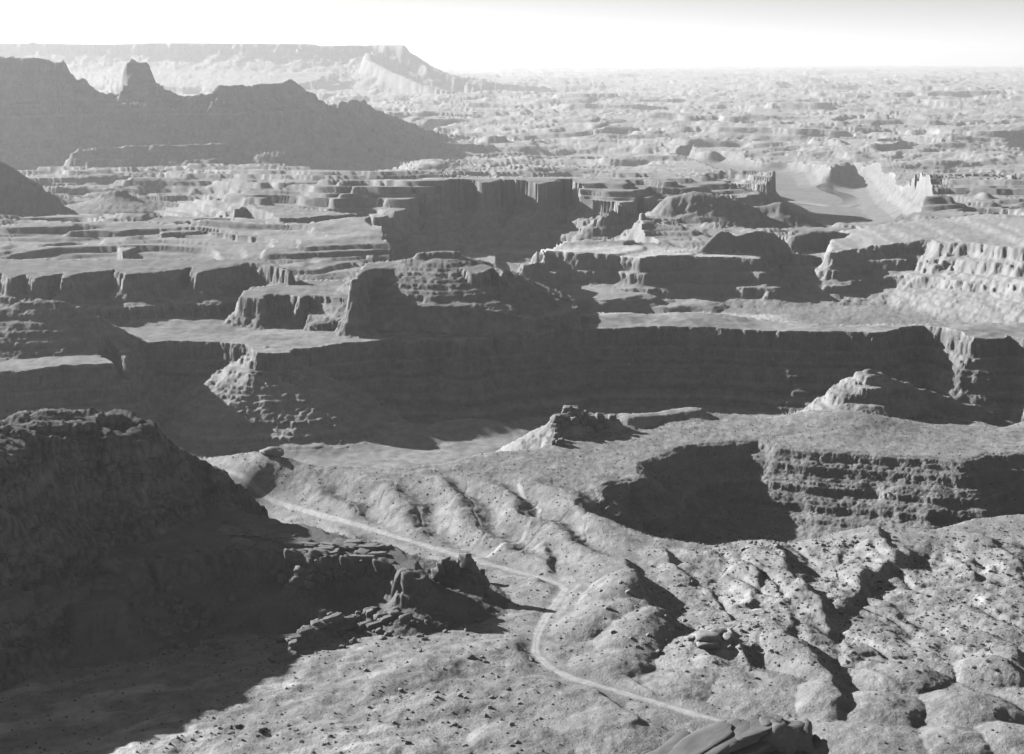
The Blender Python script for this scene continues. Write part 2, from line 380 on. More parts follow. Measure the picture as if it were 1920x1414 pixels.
def terrain(x, y):
    """height, landform id and reflectance of the country at plan points x, y"""
    x = x.astype(np.float64); y = y.astype(np.float64)
    z = np.empty_like(x); rid = np.zeros(x.shape, np.int16); alb = np.empty_like(x)
    near = poly_sdf(N_POLY, x, y) < 60
    # --- plain beyond: broken benches
    w1 = fbm(x, y, 700, 3, 3) * 230
    w2 = fbm(x, y, 700, 3, 13) * 230
    near_amp = 0.22 + 0.78 * sstep(2350, 3300, y) + 0.5 * sstep(2050, 2250, y) * sstep(3300, 2900, y) * sstep(0, -150, x)
    n1 = fbm((x + w1) * 0.55, y + w2, 620, 5, 21, 0.52)
    b = 0.0
    for t_, h_ in ((-0.42, 12), (-0.30, 7), (-0.20, 14), (-0.10, 6), (-0.02, 12), (0.06, 7), (0.15, 15), (0.24, 6), (0.33, 12), (0.46, 10)):
        b = b + h_ * (sstep(t_ - 0.012, t_ + 0.012, n1) - 0.5)
    b = b + n1 * 8
    n2 = fbm((x + w1 * 2) * 0.5, y + w2 * 2, 2400, 4, 23, 0.5)
    b2 = 0.0
    for t_, h_ in ((-0.32, 34), (-0.15, 22), (0.0, 38), (0.13, 24), (0.28, 40)):
        b2 = b2 + h_ * (sstep(t_ - 0.012, t_ + 0.012, n2) - 0.5)
    farw = sstep(5200, 8000, y)
    rough = fbm(x, y, 90, 3, 31) * 1.2
    tb = fbm((x + w1 * 0.3) * 0.6, y + w2 * 0.3, 150, 3, 35, 0.42) * 6
    amp = sstep(1750, 2600, y)
    kx = sum(p[0] for p in K4) / len(K4); ky = sum(p[1] for p in K4) / len(K4)
    calm = 0.25 + 0.75 * sstep(0.7, 1.3, np.hypot((x - kx) / 900, (y - ky) / 1300))
    z = -341 + (b * calm * (1 - 0.5 * farw) * near_amp + b2 * farw * 0.8 + rough) * (0.12 + 0.88 * amp) - plain_drop(y) - np.maximum(0, y - 8000) ** 2 / 1.46e7
    z = z + (strata(tb - 400, 1.0) + 399.0) * (1 - 0.7 * sstep(2300, 3200, y)) + fbm(x, y, 12, 3, 37) * 0.5 * (y < 2600)
    rid[:] = np.where(y > 2300, PLAIN, BENCH)
    dune = sstep(0, 60, y - 1800) * sstep(2520, 2450, y) * sstep(20, 60, x) * sstep(470, 400, x)
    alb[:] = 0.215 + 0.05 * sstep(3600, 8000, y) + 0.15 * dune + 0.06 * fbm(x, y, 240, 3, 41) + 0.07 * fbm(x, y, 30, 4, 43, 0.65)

    def carve(P, prof, rimD, wob, fl, r_wall, r_floor, floor_d, a_wall, seed, scale=1.0):
        nonlocal z, rid, alb
        m = bbox_mask(P, x, y, 80)
        if not m.any():
            return
        X, Y = x[m], y[m]
        d = -poly_sdf(P, *warp(X, Y, wob, fl, seed))
        d = layer_noise(prof, d, X, Y, fl, seed + 50)
        drop = interp(prof, d / scale)
        zr = np.maximum(-rimD - drop, -rimD - floor_d + fbm(X, Y, 90, 3, seed + 9) * 5) - plain_drop(Y)
        c = (d > 0) & (zr < z[m])
        zz = z[m]; rr = rid[m]; aa = alb[m]
        zz[c] = zr[c]
        rr[c] = np.where(drop[c] < floor_d * 0.95, r_wall, r_floor)
        aa[c] = np.where(drop[c] < floor_d * 0.95, a_wall + 0.04 * fbm(X, Y, 30, 2, seed + 3)[c], aa[c])
        z[m] = zz; rid[m] = rr; alb[m] = aa

    def mesa(P, prof, top, wob, fl, r, seed, rough_top=1.5, scale=1.0, a=0.20, margin=260, tilt=None):
        nonlocal z, rid, alb
        m = bbox_mask(P, x, y, margin)
        if not m.any():
            return
        X, Y = x[m], y[m]
        d = poly_sdf(P, *warp(X, Y, wob, fl, seed))
        d = layer_noise(prof, d, X, Y, fl, seed + 50)
        t = top + fbm(X, Y, 45, 3, seed + 8) * rough_top
        if tilt is not None:
            t = t + tilt(X, Y)
        h = t - fall(prof, np.maximum(d, 0) / scale)
        zz = z[m]; c = h > zz
        z[m] = np.where(c, h, zz); rid[m] = np.where(c, r, rid[m]); alb[m] = np.where(c, a + 0.04 * fbm(X, Y, 25, 2, seed + 3), alb[m])

    def ridge(L, prof, r, seed, wob=(40, 6), fl=(12, 1.5), scale=1.0, a=0.20, margin=600, crest_rough=0.0, nar=None):
        nonlocal z, rid, alb
        m = bbox_mask(L, x, y, margin)
        if not m.any():
            return
        X, Y = x[m], y[m]
        best = np.full(X.shape, -1e9)
        for i in range(len(L) - 1):
            d, zz, s = line_dist(L[i:i + 2], X, Y)
            if i == 0:
                n_ = fbm(X, Y, wob[0], 3, seed) * wob[1] + ridged(X, Y, fl[0], 2, seed + 5) * fl[1]
            dd = np.maximum(0, d + n_ * sstep(0, wob[1] * 2, d))
            if nar is not None:
                Ls = math.hypot(L[i + 1][0] - L[i][0], L[i + 1][1] - L[i][1])
                dd = dd * (nar[i] + (nar[i + 1] - nar[i]) * s / max(Ls, 1e-6))
            best = np.maximum(best, zz - fall(prof, dd / scale))
        best = best + crest_rough * fbm(X, Y, 14, 3, seed + 2)
        zz = z[m]; c = best > zz
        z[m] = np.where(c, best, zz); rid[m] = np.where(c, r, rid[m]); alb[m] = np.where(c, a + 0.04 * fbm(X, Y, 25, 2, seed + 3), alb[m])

    def crest(L, prof, r, seed, wob, fl, a, margin, crest_rough=0.0, keep=70.0, win=350.0):
        """a ridge whose broken crest line dies out down the flank"""
        nonlocal z, rid, alb
        m = bbox_mask(L, x, y, margin)
        if not m.any():
            return
        X, Y = x[m], y[m]
        wx, wy = warp(X, Y, wob, fl, seed)
        d, _, sp = line_dist(L, X, Y)
        d2, _, s2 = line_dist(L, wx, wy)
        P = np.array(L); S = np.concatenate([[0], np.cumsum(np.hypot(np.diff(P[:, 0]), np.diff(P[:, 1])))])
        ss = np.linspace(0, S[-1], 500); zc = np.interp(ss, S, P[:, 2])
        n = max(3, int(win / (ss[1] - ss[0])) | 1)
        zsm = np.convolve(np.pad(zc, n // 2, 'edge'), np.ones(n) / n, 'valid')
        zsm = np.minimum(zsm, zc + 60)
        wgt = np.exp(-(d / keep) ** 2)
        s_ = sp * wgt + s2 * (1 - wgt)
        dd = layer_noise(prof, d * wgt + d2 * (1 - wgt), X, Y, (fl[0], fl[1]), seed + 50)
        zb = np.interp(s_, ss, zsm); zz_ = np.interp(s_, ss, zc)
        h = zb + (zz_ - zb) * np.exp(-(d / keep) ** 2) - fall(prof, np.maximum(0, dd)) + crest_rough * fbm(X, Y, 55, 3, seed + 2, 0.6)
        zz = z[m]; c = h > zz
        z[m] = np.where(c, h, zz); rid[m] = np.where(c, r, rid[m]); alb[m] = np.where(c, a + 0.04 * fbm(X, Y, 60, 2, seed + 3), alb[m])

    # --- canyons cut into the plain
    carve(K2, PROF_K2, 340, (200, 70), (26, 6), RAVINE, RAVINE, 92, 0.19, 100)
    carve(K3, PROF_CLIFF, 340, (90, 16), (18, 3.2), CLIFFS, CLIFFS, 82, 0.22, 120)
    carve(K4, PROF_GORGE, 340, (150, 14), (70, 3), RIVERC, RIVERC, 88, 0.185, 140)
    # --- far country
    crest(FAR_L, PROF_FAR, FARMESA, 200, (700, 120), (260, 90), 0.23, 4200, 0, 160, 900)
    ridge(FAR_SPUR, PROF_FAR, FSPUR, 204, (700, 90), (260, 60), 0.8, 0.23, 2600, 0)
    crest(RIDGE_L, PROF_BIG, RIDGE, 220, (330, 120), (80, 26), 0.19, 1300, 14)
    t0, t1 = at_dist(226, 180, 6600), at_dist(296, 180, 6600)
    rid[(rid == RIDGE) & (x > t0[0]) & (x < t1[0]) & (z > t0[2] + 14)] = TOWER
    crest(RIDGE_F, PROF_SIDE, RIDGE2, 224, (120, 26), (34, 9), 0.19, 500, 6, 30, 120)
    crest(RIDGE_F2, PROF_SIDE, RIDGE3, 226, (90, 12), (24, 7), 0.21, 400, 2, 30, 60)
    crest(HILL_WL, PROF_BIG, HILL_W, 228, (120, 20), (30, 6), 0.18, 800, 4, 40, 160)
    ridge(SMALL_L, ([0, 10, 22, 60, 140], [0, 2, 14, 26, 40]), SMALLB, 230, (50, 5), (12, 2), 1.0, 0.18, 200, 2)
    # --- middle country
    mesa(D_([(225, 475), (270, 460), (305, 453), (372, 452), (380, 466), (440, 463), (480, 446), (560, 443), (640, 441), (690, 440), (712, 450), (716, 470), (700, 482), (500, 440), (240, 440)], 326), PROF_SIDE, -326, (60, 10), (16, 3), TIER, 300, 1.0, 0.6)
    mesa(D_([(300, 438), (380, 433), (470, 445), (520, 432), (690, 428), (520, 415), (300, 425)], 314), PROF_SIDE, -314, (60, 10), (16, 3), TIERB, 304, 1.0, 0.4)
    mesa(D_([(442, 392), (462, 388), (500, 396), (520, 410), (600, 406), (680, 402), (560, 388), (470, 382)], 312), PROF_SIDE, -312, (60, 8), (16, 3), TIER2, 306, 1.0, 0.5)
    ridge(Y_([(1310, 470, 2420), (1335, 445, 2430), (1350, 433, 2440), (1365, 434, 2450), (1380, 442, 2450), (1420, 432, 2480), (1450, 436, 2490), (1470, 450, 2490)]), ([0, 8, 18, 34], [0, 6, 26, 70]), PYRAM, 310, (40, 6), (12, 2), 1.0, 0.18, 200, 1.5)
    ridge(Y_([(1490, 440, 2560), (1520, 432, 2570), (1560, 431, 2580), (1600, 440, 2580)]), ([0, 12, 24, 44], [0, 4, 22, 70]), PYRAM2, 312, (40, 6), (12, 2), 1.0, 0.18, 200, 1.0)
    ridge(Y_([(1240, 388, 3000), (1265, 366, 3000), (1300, 358, 3000), (1340, 362, 3000), (1375, 372, 3000), (1405, 385, 3000)]), ([0, 20, 60, 200], [0, 6, 40, 110]), DARKH, 314, (60, 10), (18, 3), 1.0, 0.17, 300, 2)
    ridge(Y_([(1415, 385, 3050), (1440, 383, 3050), (1462, 378, 3050), (1475, 388, 3050), (1500, 398, 3050)]), ([0, 10, 30, 120], [0, 4, 20, 60]), DARKH2, 316, (60, 6), (18, 3), 1.0, 0.17, 300, 2)
    ridge(Y_([(1860, 375, 3700), (1885, 350, 3700), (1900, 325, 3700), (1930, 318, 3700), (2000, 310, 3700)]), ([0, 20, 60, 200], [0, 6, 30, 90]), RUBBLE, 320, (30, 6), (14, 6), 1.0, 0.28, 300, 6)
    RP = D_([(1560, 474, 338), (1600, 468, 335), (1640, 462, 330), (1700, 454, 322), (1745, 448, 316), (1765, 453, 314), (1820, 453, 309), (1900, 457, 303), (2100, 472, 296), (2600, 510, 288), (2600, 440, 300), (1750, 425, 325), (1560, 440, 338)], 0)
    mesa(RP, ([0, 3, 12, 26, 36, 62, 74, 120, 180, 240, 300], [0, 3, 20, 25, 41, 46, 60, 72, 92, 110, 126]), -338, (60, 9), (16, 4), RCLIFF, 326, 1.5, 1.0, 0.225, 420, lambda X, Y: np.clip((X - 560) * 0.13, 0, 44))
    # mesa and butte on the bench
    mesa(D_([(-500, 520), (-60, 514), (10, 513), (22, 522), (55, 514), (62, 524), (112, 514), (125, 522), (155, 511), (225, 508), (236, 516), (340, 506), (362, 502), (372, 512), (400, 506), (470, 494), (545, 508), (490, 486), (300, 486), (0, 486), (-500, 488)], 291),
         ([0, 2, 9, 16, 20, 30, 50, 54, 62, 80, 110], [0, 2, 22, 24, 29, 32, 36, 50, 54, 57, 64]), -291, (45, 8), (11, 3.2), MESA_L, 330, 1.5, 1.0, 0.19)
    mesa(D_([(452, 550), (488, 556), (500, 548), (545, 548), (560, 556), (575, 549), (600, 550), (640, 556), (664, 556), (690, 535), (800, 530), (870, 535), (900, 535), (925, 530), (940, 532), (900, 525), (900, 520), (600, 520), (470, 535)], 306),
         ([0, 2, 6, 10, 20, 40], [0, 2, 22, 27, 34, 50]), -306, (40, 6), (10, 3), BUTTE2, 340, 3.0, 1.0, 0.19)
    mesa(D_([(664, 524), (690, 505), (760, 500), (816, 497), (832, 501), (870, 504), (880, 508), (905, 509), (926, 503), (945, 508), (925, 500), (895, 488), (760, 484), (690, 492)], 275),
         ([0, 1.5, 6, 8, 13, 16, 20, 26, 46], [0, 2, 26, 28, 50, 53, 62, 66, 80]), -275, (40, 4), (10, 2.5), BUTTE, 350, 2.0, 1.0, 0.18)
    ridge(Y_([(760, 486, 1850), (790, 474, 1855), (830, 467, 1860), (855, 471, 1860), (880, 486, 1855), (915, 505, 1850)]), ([0, 8, 12, 40, 60], [0, 2, 8, 14, 22]), CAP, 354, (20, 4), (8, 2), 1.0, 0.18, 120, 1.5)
    ridge(Y_([(905, 512, 1835), (945, 540, 1835), (985, 568, 1835), (1040, 588, 1825), (1110, 604, 1795)]), ([0, 4, 12, 30, 60], [0, 4, 18, 36, 60]), BUTTE, 358, (24, 4), (9, 2), 1.0, 0.17, 120, 1.5)
    ridge(Y_([(-200, 585, 1640), (0, 578, 1640), (40, 566, 1645), (70, 561, 1650), (110, 563, 1650), (140, 572, 1650), (160, 588, 1650), (168, 606, 1645), (172, 620, 1640)]), ([0, 8, 16, 30, 70], [0, 3, 9, 18, 44]), KNOLL, 362, (30, 5), (9, 2), 1.0, 0.18, 120, 1.5)
    # dunes of pale sand on the bench
    for (a, bb, c, hh, rr) in ((1130, 596, 341, 4, 45), (1190, 594, 341, 5, 40), (1290, 596, 341, 6, 45), (1360, 600, 341, 4, 40)):
        cx, cy, _ = at_depth(a, bb, c)
        z = z + hh * np.exp(-((x - cx) ** 2 + ((y - cy) * 1.2) ** 2) / rr ** 2)
    # low lit hills and benches inside the side canyon
    for (a, bb, c, hh, rr) in ((1040, 540, 400, 24, 90), (1100, 560, 395, 22, 100), (1230, 565, 400, 14, 90)):
        cx, cy, _ = at_depth(a, bb, c)
        g = c and (-c - 14 + hh * sstep(1.0, 0.55, np.sqrt(((x - cx) / (rr * 1.5)) ** 2 + ((y - cy) / rr) ** 2) + 0.25 * fbm(x, y, 70, 2, 377)))
        c_ = (g > z) & (y > 1850) & (y < 2600)
        z = np.where(c_, g, z)

    # --- the big canyon and the near plateau
    carve(K1, PROF_WALL, 343, (140, 15), (13, 3.0), CANYON_WALL, CANYON, 90, 0.155, 404)
    ridge(D_([(500, 650, 344), (540, 660, 350), (590, 700, 374), (640, 740, 396), (700, 775, 414), (760, 800, 428)], 0), ([0, 12, 30, 60, 130], [0, 4, 14, 30, 66]), SPUR, 410, (26, 9), (9, 3), 1.0, 0.22, 170, 1.5)
    for (a, bb, c, hh, L, W) in ((700, 812, 432, 14, 90, 30), (760, 822, 432, 14, 40, 26), (880, 808, 432, 16, 55, 24), (620, 835, 432, 8, 60, 30), (560, 845, 432, 9, 60, 26)):
        cx, cy, _ = at_depth(a, bb, c)
        g = -433 + hh * np.exp(-((x - cx) / L) ** 2 - ((y - cy) / W) ** 2) + fbm(x, y, 30, 3, 415) * 1.2
        c_ = (g > z) & (y > 1250) & (y < 1700)
        z = np.where(c_, g, z); alb = np.where(c_, 0.24, alb)

    if near.any():
        m = near
        X, Y = x[m], y[m]
        ns = near_sheet(X, Y)
        sd = poly_sdf(N_POLY, X, Y) + fbm(X, Y, 30, 3, 500) * 4
        rd, _, _ = line_dist(ROAD, X, Y)
        rd0 = rd
        rd = rd + fbm(X, Y, 9, 3, 505) * 1.2 + fbm(X, Y, 70, 2, 506) * 0.8
        tdist, _, _ = line_dist(TRACK, X, Y)
        off = sstep(3.0, 16.0, rd)
        h = ns.copy()
        # gullied slope between road and bench rim
        px, py = project(X, Y, ns)
        gul = sstep(505, 620, px) * sstep(1250, 1050, px) * sstep(875, 930, py) * sstep(1085, 1020, py)
        wv = fbm(X, Y, 70, 2, 511) * 16
        spurs = np.abs(np.mod((X * 0.86 + Y * 0.40 + wv) / 34.0, 1.0) - 0.5) * 2       # 0..1
        h = h + off * gul * (sstep(0, 1, spurs) * 6.4 - 3.6) + off * gul * fbm(X, Y, 16, 3, 513) * 1.2
        # humps
        hm = np.zeros_like(h)
        for (c, D, hh, L, W, ang) in HUMPS:
            dx, dy = X - c[0], Y - c[1]
            u = dx * math.cos(ang) + dy * math.sin(ang); v = -dx * math.sin(ang) + dy * math.cos(ang)
            v = v + fbm(X, Y, 14, 2, int(D) + int(hh)) * 3.0
            r = np.sqrt((u / L) ** 2 + (v / W) ** 2 + 0.02)
            hm = np.maximum(hm, hh * 0.75 * np.maximum(0, 1.0 - (r / 1.35) ** 1.9) + fbm(X, Y, 7, 2, 577) * 0.25 * (r < 1.35))
        hm = hm * sstep(2.5, 11.0, rd)
        h = h + hm
        # shrubby slope with gullies
        sl = sstep(1180, 1330, px) * sstep(1000, 1040, py) * sstep(1330, 1240, py)
        h = h + sl * off * fbm(X * 0.9 + Y * 0.2, Y * 0.7, 55, 3, 521) * 3.5
        for (P, A) in SCARPS:
            mm = bbox_mask(P, X, Y, 95)
            if not mm.any():
                continue
            sx, sy = X[mm], Y[mm]
            wx = sx + fbm(sx, sy, 26, 3, 571) * 5.0
            best = np.full(sx.shape, 1e9); side = np.ones(sx.shape)
            for i in range(len(P) - 1):
                q, _, _ = line_dist(P[i:i + 2], wx, sy)
                cr = ((P[i + 1][0] - P[i][0]) * (sy - P[i][1]) - (P[i + 1][1] - P[i][1]) * (wx - P[i][0])) / math.hypot(P[i + 1][0] - P[i][0], P[i + 1][1] - P[i][1])
                c = q < best
                best = np.where(c, q, best); side = np.where(c, 0.5 + 0.5 * np.clip(cr / (0.5 * q + 0.6), -1, 1), side)
            rise = 0.8 * A * (side * (1 - sstep(0.1, 1.0, best / (1.6 * A))) + (1 - side) * np.exp(-(best / (4.0 * A)) ** 1.6))
            h[mm] += rise * sstep(2.5, 9.0, rd[mm])
        gl = np.abs(fbm(X * 1.1 + Y * 0.25, Y * 0.45, 42, 2, 527))
        h = h - sl * off * 2.2 * sstep(0.16, 0.0, gl)
        # everywhere fine relief
        h = h + off * sstep(1180, 1240, py) * sstep(1150, 1000, px) * fbm(X, Y, 34, 3, 533) * 3.0
        rav = np.abs(fbm(X, Y, 60, 3, 543, 0.45))
        h = h + off * (sl * np.clip(1.6 - hm, 0.25, 1) * (fbm(X, Y, 8, 4, 539, 0.6) * 0.6 - 1.6 * sstep(0.15, 0.0, rav)) + fbm(X, Y, 9, 3, 540, 0.55) * 0.22 - gul * 0.5 * sstep(0.06, 0.0, np.abs(fbm(X * 1.0, Y * 0.6, 34, 2, 544))))
        h = h + off * (fbm(X, Y, 22, 4, 531) * 0.8 + fbm(X, Y, 5, 3, 535) * 0.35) + (0.25 + 0.75 * sl) * off * np.maximum(0, pn(X / 1.7, Y / 1.7, 537)) * 0.5
        # alcove
        lipy = sstep(985, 950, py)
        wx_, wy_ = warp(X, Y, (40, 5), (9, 1.0), 541)
        d = -poly_sdf(ALCOVE, X + (wx_ - X) * lipy, Y + (wy_ - Y) * lipy)
        d = d + fbm(X, Y, 46, 3, 547, 0.4) * 5 * sstep(2, 14, d)
        d = layer_noise(PROF_ALC, d, X, Y, (2.4, 0.9), 546)
        drop = interp(PROF_ALC, d)
        lip = sstep(0, 14, d)
        ha = h - drop
        inn = d > 0
        h = np.where(inn, ha, h)
        # edge of plateau
        edge = interp(([0, 3, 8, 14, 20, 45, 60, 100, 160], [0, 2, 12, 15, 24, 40, 55, 78, 125]), np.maximum(sd, 0))
        h = h - edge - 1.2 * sstep(-14, 0, sd)
        r = np.where(inn & (drop > 1.0), ALC, GROUND)
        r = np.where(sd > 6, CANYON_WALL, r)
        # pale washes and gravel, dark cryptobiotic ground
        pale = sstep(0.10, 0.42, fbm(X + 30, Y * 0.8, 45, 4, 551)) * (sl * 0.9 + 0.12 + sstep(560, 440, X * 0 + px * 0 + py * 0 + 500) * 0)
        a = 0.205 + 0.035 * fbm(X, Y, 50, 3, 553) + 0.05 * fbm(X, Y, 6, 4, 555, 0.7) + 0.085 * pale
        lowleft = sstep(900, 650, px) * sstep(1240, 1290, py)
        a = a + lowleft * 0.12 * sstep(0.0, 0.3, fbm((X + Y) * 0.35, (Y - X * 0.6) * 1.6, 30, 4, 561))
        a = np.where(hm > 0.5, a * 0.96, a)
        wash = sstep(1.2, 0.0, hm) * sstep(0.02, 1.2, hm)
        a = a + 0.05 * wash
        a = np.where(inn, 0.19 + 0.03 * fbm(X, Y, 8, 3, 563), a)
        rr_ = sstep(2.9, 1.5, rd) * sstep(-2, 1, -sd)
        a = a + rr_ * (0.29 + 0.10 * fbm(X, Y, 5, 3, 566) + 0.05 * sstep(0.5, 0.0, np.abs(rd0 - 0.95)) - 0.03 * sstep(0.6, 0.1, rd0) - a)
        tt = sstep(1.9, 0.8, tdist)
        a = a + tt * (0.34 - a)
        r = np.where((rd < 2.2) & (sd < -4), ROADID, r)
        r = np.where((tdist < 1.4) & (sd < -4) & (rd > 2.2), TRACKID, r)
        c = (h > z[m]) | (sd < 0)
        z[m] = np.where(c, h, z[m]); rid[m] = np.where(c, r, rid[m]); alb[m] = np.where(c, a, alb[m])

    # rock knob, dome and layered butte on the near rim
    ridge(Y_([(1036, 806, 1090), (1044, 776, 1100), (1060, 773, 1105), (1085, 776, 1110), (1120, 781, 1112), (1155, 785, 1115)]), ([0, 4, 8, 20, 60], [0, 1, 7, 15, 40]), KNOB, 600, (16, 4), (6, 1.8), 1.0, 0.25, 90, 2.0)
    ridge(Y_([(1180, 778, 1130), (1235, 774, 1150), (1275, 766, 1160), (1300, 764, 1160), (1312, 772, 1160)]), ([0, 8, 12, 30, 60], [0, 1, 5, 12, 30]), KNOB2, 604, (16, 2), (6, 1), 1.0, 0.24, 90, 0.6)
    cx, cy, _ = at_depth(1590, 785, 302)
    rr = ((x - cx) / 48) ** 2 + ((y - cy) / 40) ** 2
    g = 9 * np.exp(-rr * 1.2) * (y < 1260)
    z = z + g * np.isin(rid, [GROUND])
    c_ = (rr < 0.9) & np.isin(rid, [GROUND])
    rid = np.where(c_, DOME, rid)
    ridge(Y_([(1568, 742, 1205), (1578, 728, 1205), (1600, 708, 1205), (1612, 698, 1205), (1628, 691, 1205), (1650, 700, 1205), (1710, 722, 1205), (1780, 745, 1203), (1840, 764, 1200), (1878, 780, 1198), (1884, 800, 1196)]), ([0, 4, 5, 13, 14.5, 24, 27.5, 40, 42, 55, 58, 90], [0, 1.2, 4.2, 7, 11, 14.5, 25, 29, 35, 40, 47, 76]), PYR, 620, (24, 3), (4, 1.2), 1.0, 0.22, 120, 0.4)

    # --- dark hill, ledge and outcrop on the left
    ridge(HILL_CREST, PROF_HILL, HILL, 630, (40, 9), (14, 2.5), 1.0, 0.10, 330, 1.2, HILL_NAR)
    hl = rid == HILL
    if hl.any():
        X, Y = x[hl], y[hl]
        u_ = (X * 0.30 + Y * 0.55 + z[hl] * 1.3 + fbm(X, Y, 60, 3, 636) * 14)
        q = u_ / 15.0
        fq = q - np.floor(q)
        z[hl] += 5.0 * (fq - 0.5) * sstep(0.0, 0.12, fq) * sstep(1.0, 0.8, fq) + fbm(X, Y, 12, 4, 638, 0.6) * 1.8 + ridged(X, Y, 5, 2, 635) * 0.2
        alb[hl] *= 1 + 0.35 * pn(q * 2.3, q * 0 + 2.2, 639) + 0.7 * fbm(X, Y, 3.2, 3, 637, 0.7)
    mesa(LEDGE, ([0, 1.2, 3, 5, 9, 14, 30, 60], [0, 1.5, 7, 9, 15, 17, 22, 32]), -281.0, (24, 5), (8, 2.0), LEDGEID, 640, 2.0, 1.0, 0.125, 90, lambda X, Y: np.clip((Y - 740) * 0.03, -3, 4))
    ridge(Y_([(690, 1030, 805), (740, 1052, 792), (790, 1082, 778), (818, 1078, 772), (826, 1060, 770), (838, 1062, 769), (862, 1064, 767), (876, 1052, 766), (884, 1064, 765), (890, 1085, 763), (897, 1086, 762), (906, 1088, 762), (912, 1106, 760)]), ([0, 2.5, 5, 12, 30], [0, 1, 9, 16, 34]), LEDGEID, 650, (12, 2), (5, 1.2), 1.0, 0.17, 60, 1.2)
    ridge(Y_([(540, 1238, 668), (545, 1215, 676), (552, 1195, 684), (570, 1185, 690), (600, 1168, 704), (640, 1156, 716), (690, 1148, 726), (760, 1150, 732), (840, 1148, 740)]), ([0, 2.5, 5, 9, 25], [0, 1.2, 5, 9, 18]), OUTC, 660, (10, 2.4), (5, 1.6), 1.0, 0.19, 60, 1.6)

    # --- horizontal rock layers show as ledges wherever the ground is steep rock
    rock = np.isin(rid, [CAP, TOWER, FSPUR, RCLIFF, ALC, CANYON_WALL, CLIFFS, RAVINE, BUTTE, BUTTE2, MESA_L, KNOLL, TIER, TIER2, PYR, RIDGE, RIDGE2, RIDGE3, TIERB, SPUR, FARMESA, HILL])
    n0 = fbm(x, y, 60, 2, 700) * 1.2 + fbm(x, y, 9, 2, 705) * 0.8
    tz = np.where(y < 1450, strata(z + n0, 0.8), np.where(y < 3000, strata(z + n0, 1.15), strata(z + n0, 3.6))) - n0
    tz = np.where(rid == PYR, strata(z + n0 * 0.6, 1.0) - n0 * 0.6, tz)
    kk = np.where(rid == ALC, 0.45, np.where(rid == PYR, 0.85, 0.72))
    z = np.where(rock, z * (1 - kk) + tz * kk, z)
    z = z + np.where(rock, np.where(y < 1450, fbm(x, y, 7, 3, 710) * 0.7, np.where(y < 3000, fbm(x, y, 16, 3, 712, 0.4) * 0.8, fbm(x, y, 30, 3, 714) * 3.5)), 0)
    band = pn(z / 2.7, z * 0 + 3.3, 720) * 0.5 + pn(z / 9.0, z * 0 + 9.3, 722)
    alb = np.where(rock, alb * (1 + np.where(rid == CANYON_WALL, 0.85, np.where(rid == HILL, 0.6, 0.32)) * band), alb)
    return z, rid, np.clip(alb * 1.45, 0.05, 0.6)

# ------------------------------------------------------------------ build the land as one fan of columns, split into landforms
def columns():
    n = int(1000 * QUAL)
    k = np.linspace(-0.425, 0.425, n)
    s = k[1] - k[0]
    left = []; v = k[0]; st = s
    while v > -1.15:
        st = min(st * 1.10, 0.02); v -= st; left.append(v)
    right = []; v = k[-1]; st = s
    while v < 0.75:
        st = min(st * 1.12, 0.03); v += st; right.append(v)
    return np.concatenate([left[::-1], k, right])

Y0, Y1 = 400.0, 92000.0
KC = columns()
NR = int(1080 * QUAL)
M = 230
SR = 2600
kc = np.linspace(KC[0] * 0.75, KC[-1] * 0.75, M)
ly = np.linspace(math.log(Y0), math.log(Y1), SR)
yy = np.exp(ly)
gx = (kc[:, None] * yy[None, :]); gy = np.repeat(yy[None, :], M, 0)
zs, _, _ = terrain(gx.ravel(), gy.ravel())
zs = zs.reshape(M, SR)
slope = zs / gy
runmax = np.maximum.accumulate(slope, 1)
vis = slope >= runmax - 1e-4
ds = np.abs(np.diff(slope, axis=1, prepend=slope[:, :1])) * FPX
w = np.where(vis, np.minimum(ds, 40), np.minimum(0.10 * ds, 4)) + 0.05 + 0.5 * (yy < 1300)[None, :] * 0.25
# smooth the density over neighbouring columns and along them
ker = np.ones(5) / 5
w = np.apply_along_axis(lambda r: np.convolve(r, ker, 'same'), 1, w)
wp = np.pad(w, ((3, 3), (0, 0)), 'edge')
w = sum(wp[i:i + M] for i in range(7)) / 7
cw = np.cumsum(w, 1)
cw = (cw - cw[:, :1]) / (cw[:, -1:] - cw[:, :1])
tq = np.linspace(0, 1, NR)
LY = np.stack([np.interp(tq, cw[i], ly) for i in range(M)])
ci = np.clip((KC - kc[0]) / (kc[1] - kc[0]), 0, M - 1.001)
i0 = ci.astype(int); fr = (ci - i0)[:, None]
LYC = LY[i0] * (1 - fr) + LY[np.minimum(i0 + 1, M - 1)] * fr
GY = np.exp(LYC); GX = KC[:, None] * GY
NC = len(KC)
Z, RID, ALB = terrain(GX.ravel(), GY.ravel())
CO = np.stack([GX.ravel(), GY.ravel(), Z], 1).astype(np.float32)
idx = np.arange(NC * NR).reshape(NC, NR)
F = np.stack([idx[:-1, :-1].ravel(), idx[1:, :-1].ravel(), idx[1:, 1:].ravel(), idx[:-1, 1:].ravel()], 1)
FR = RID[F[:, 0]]
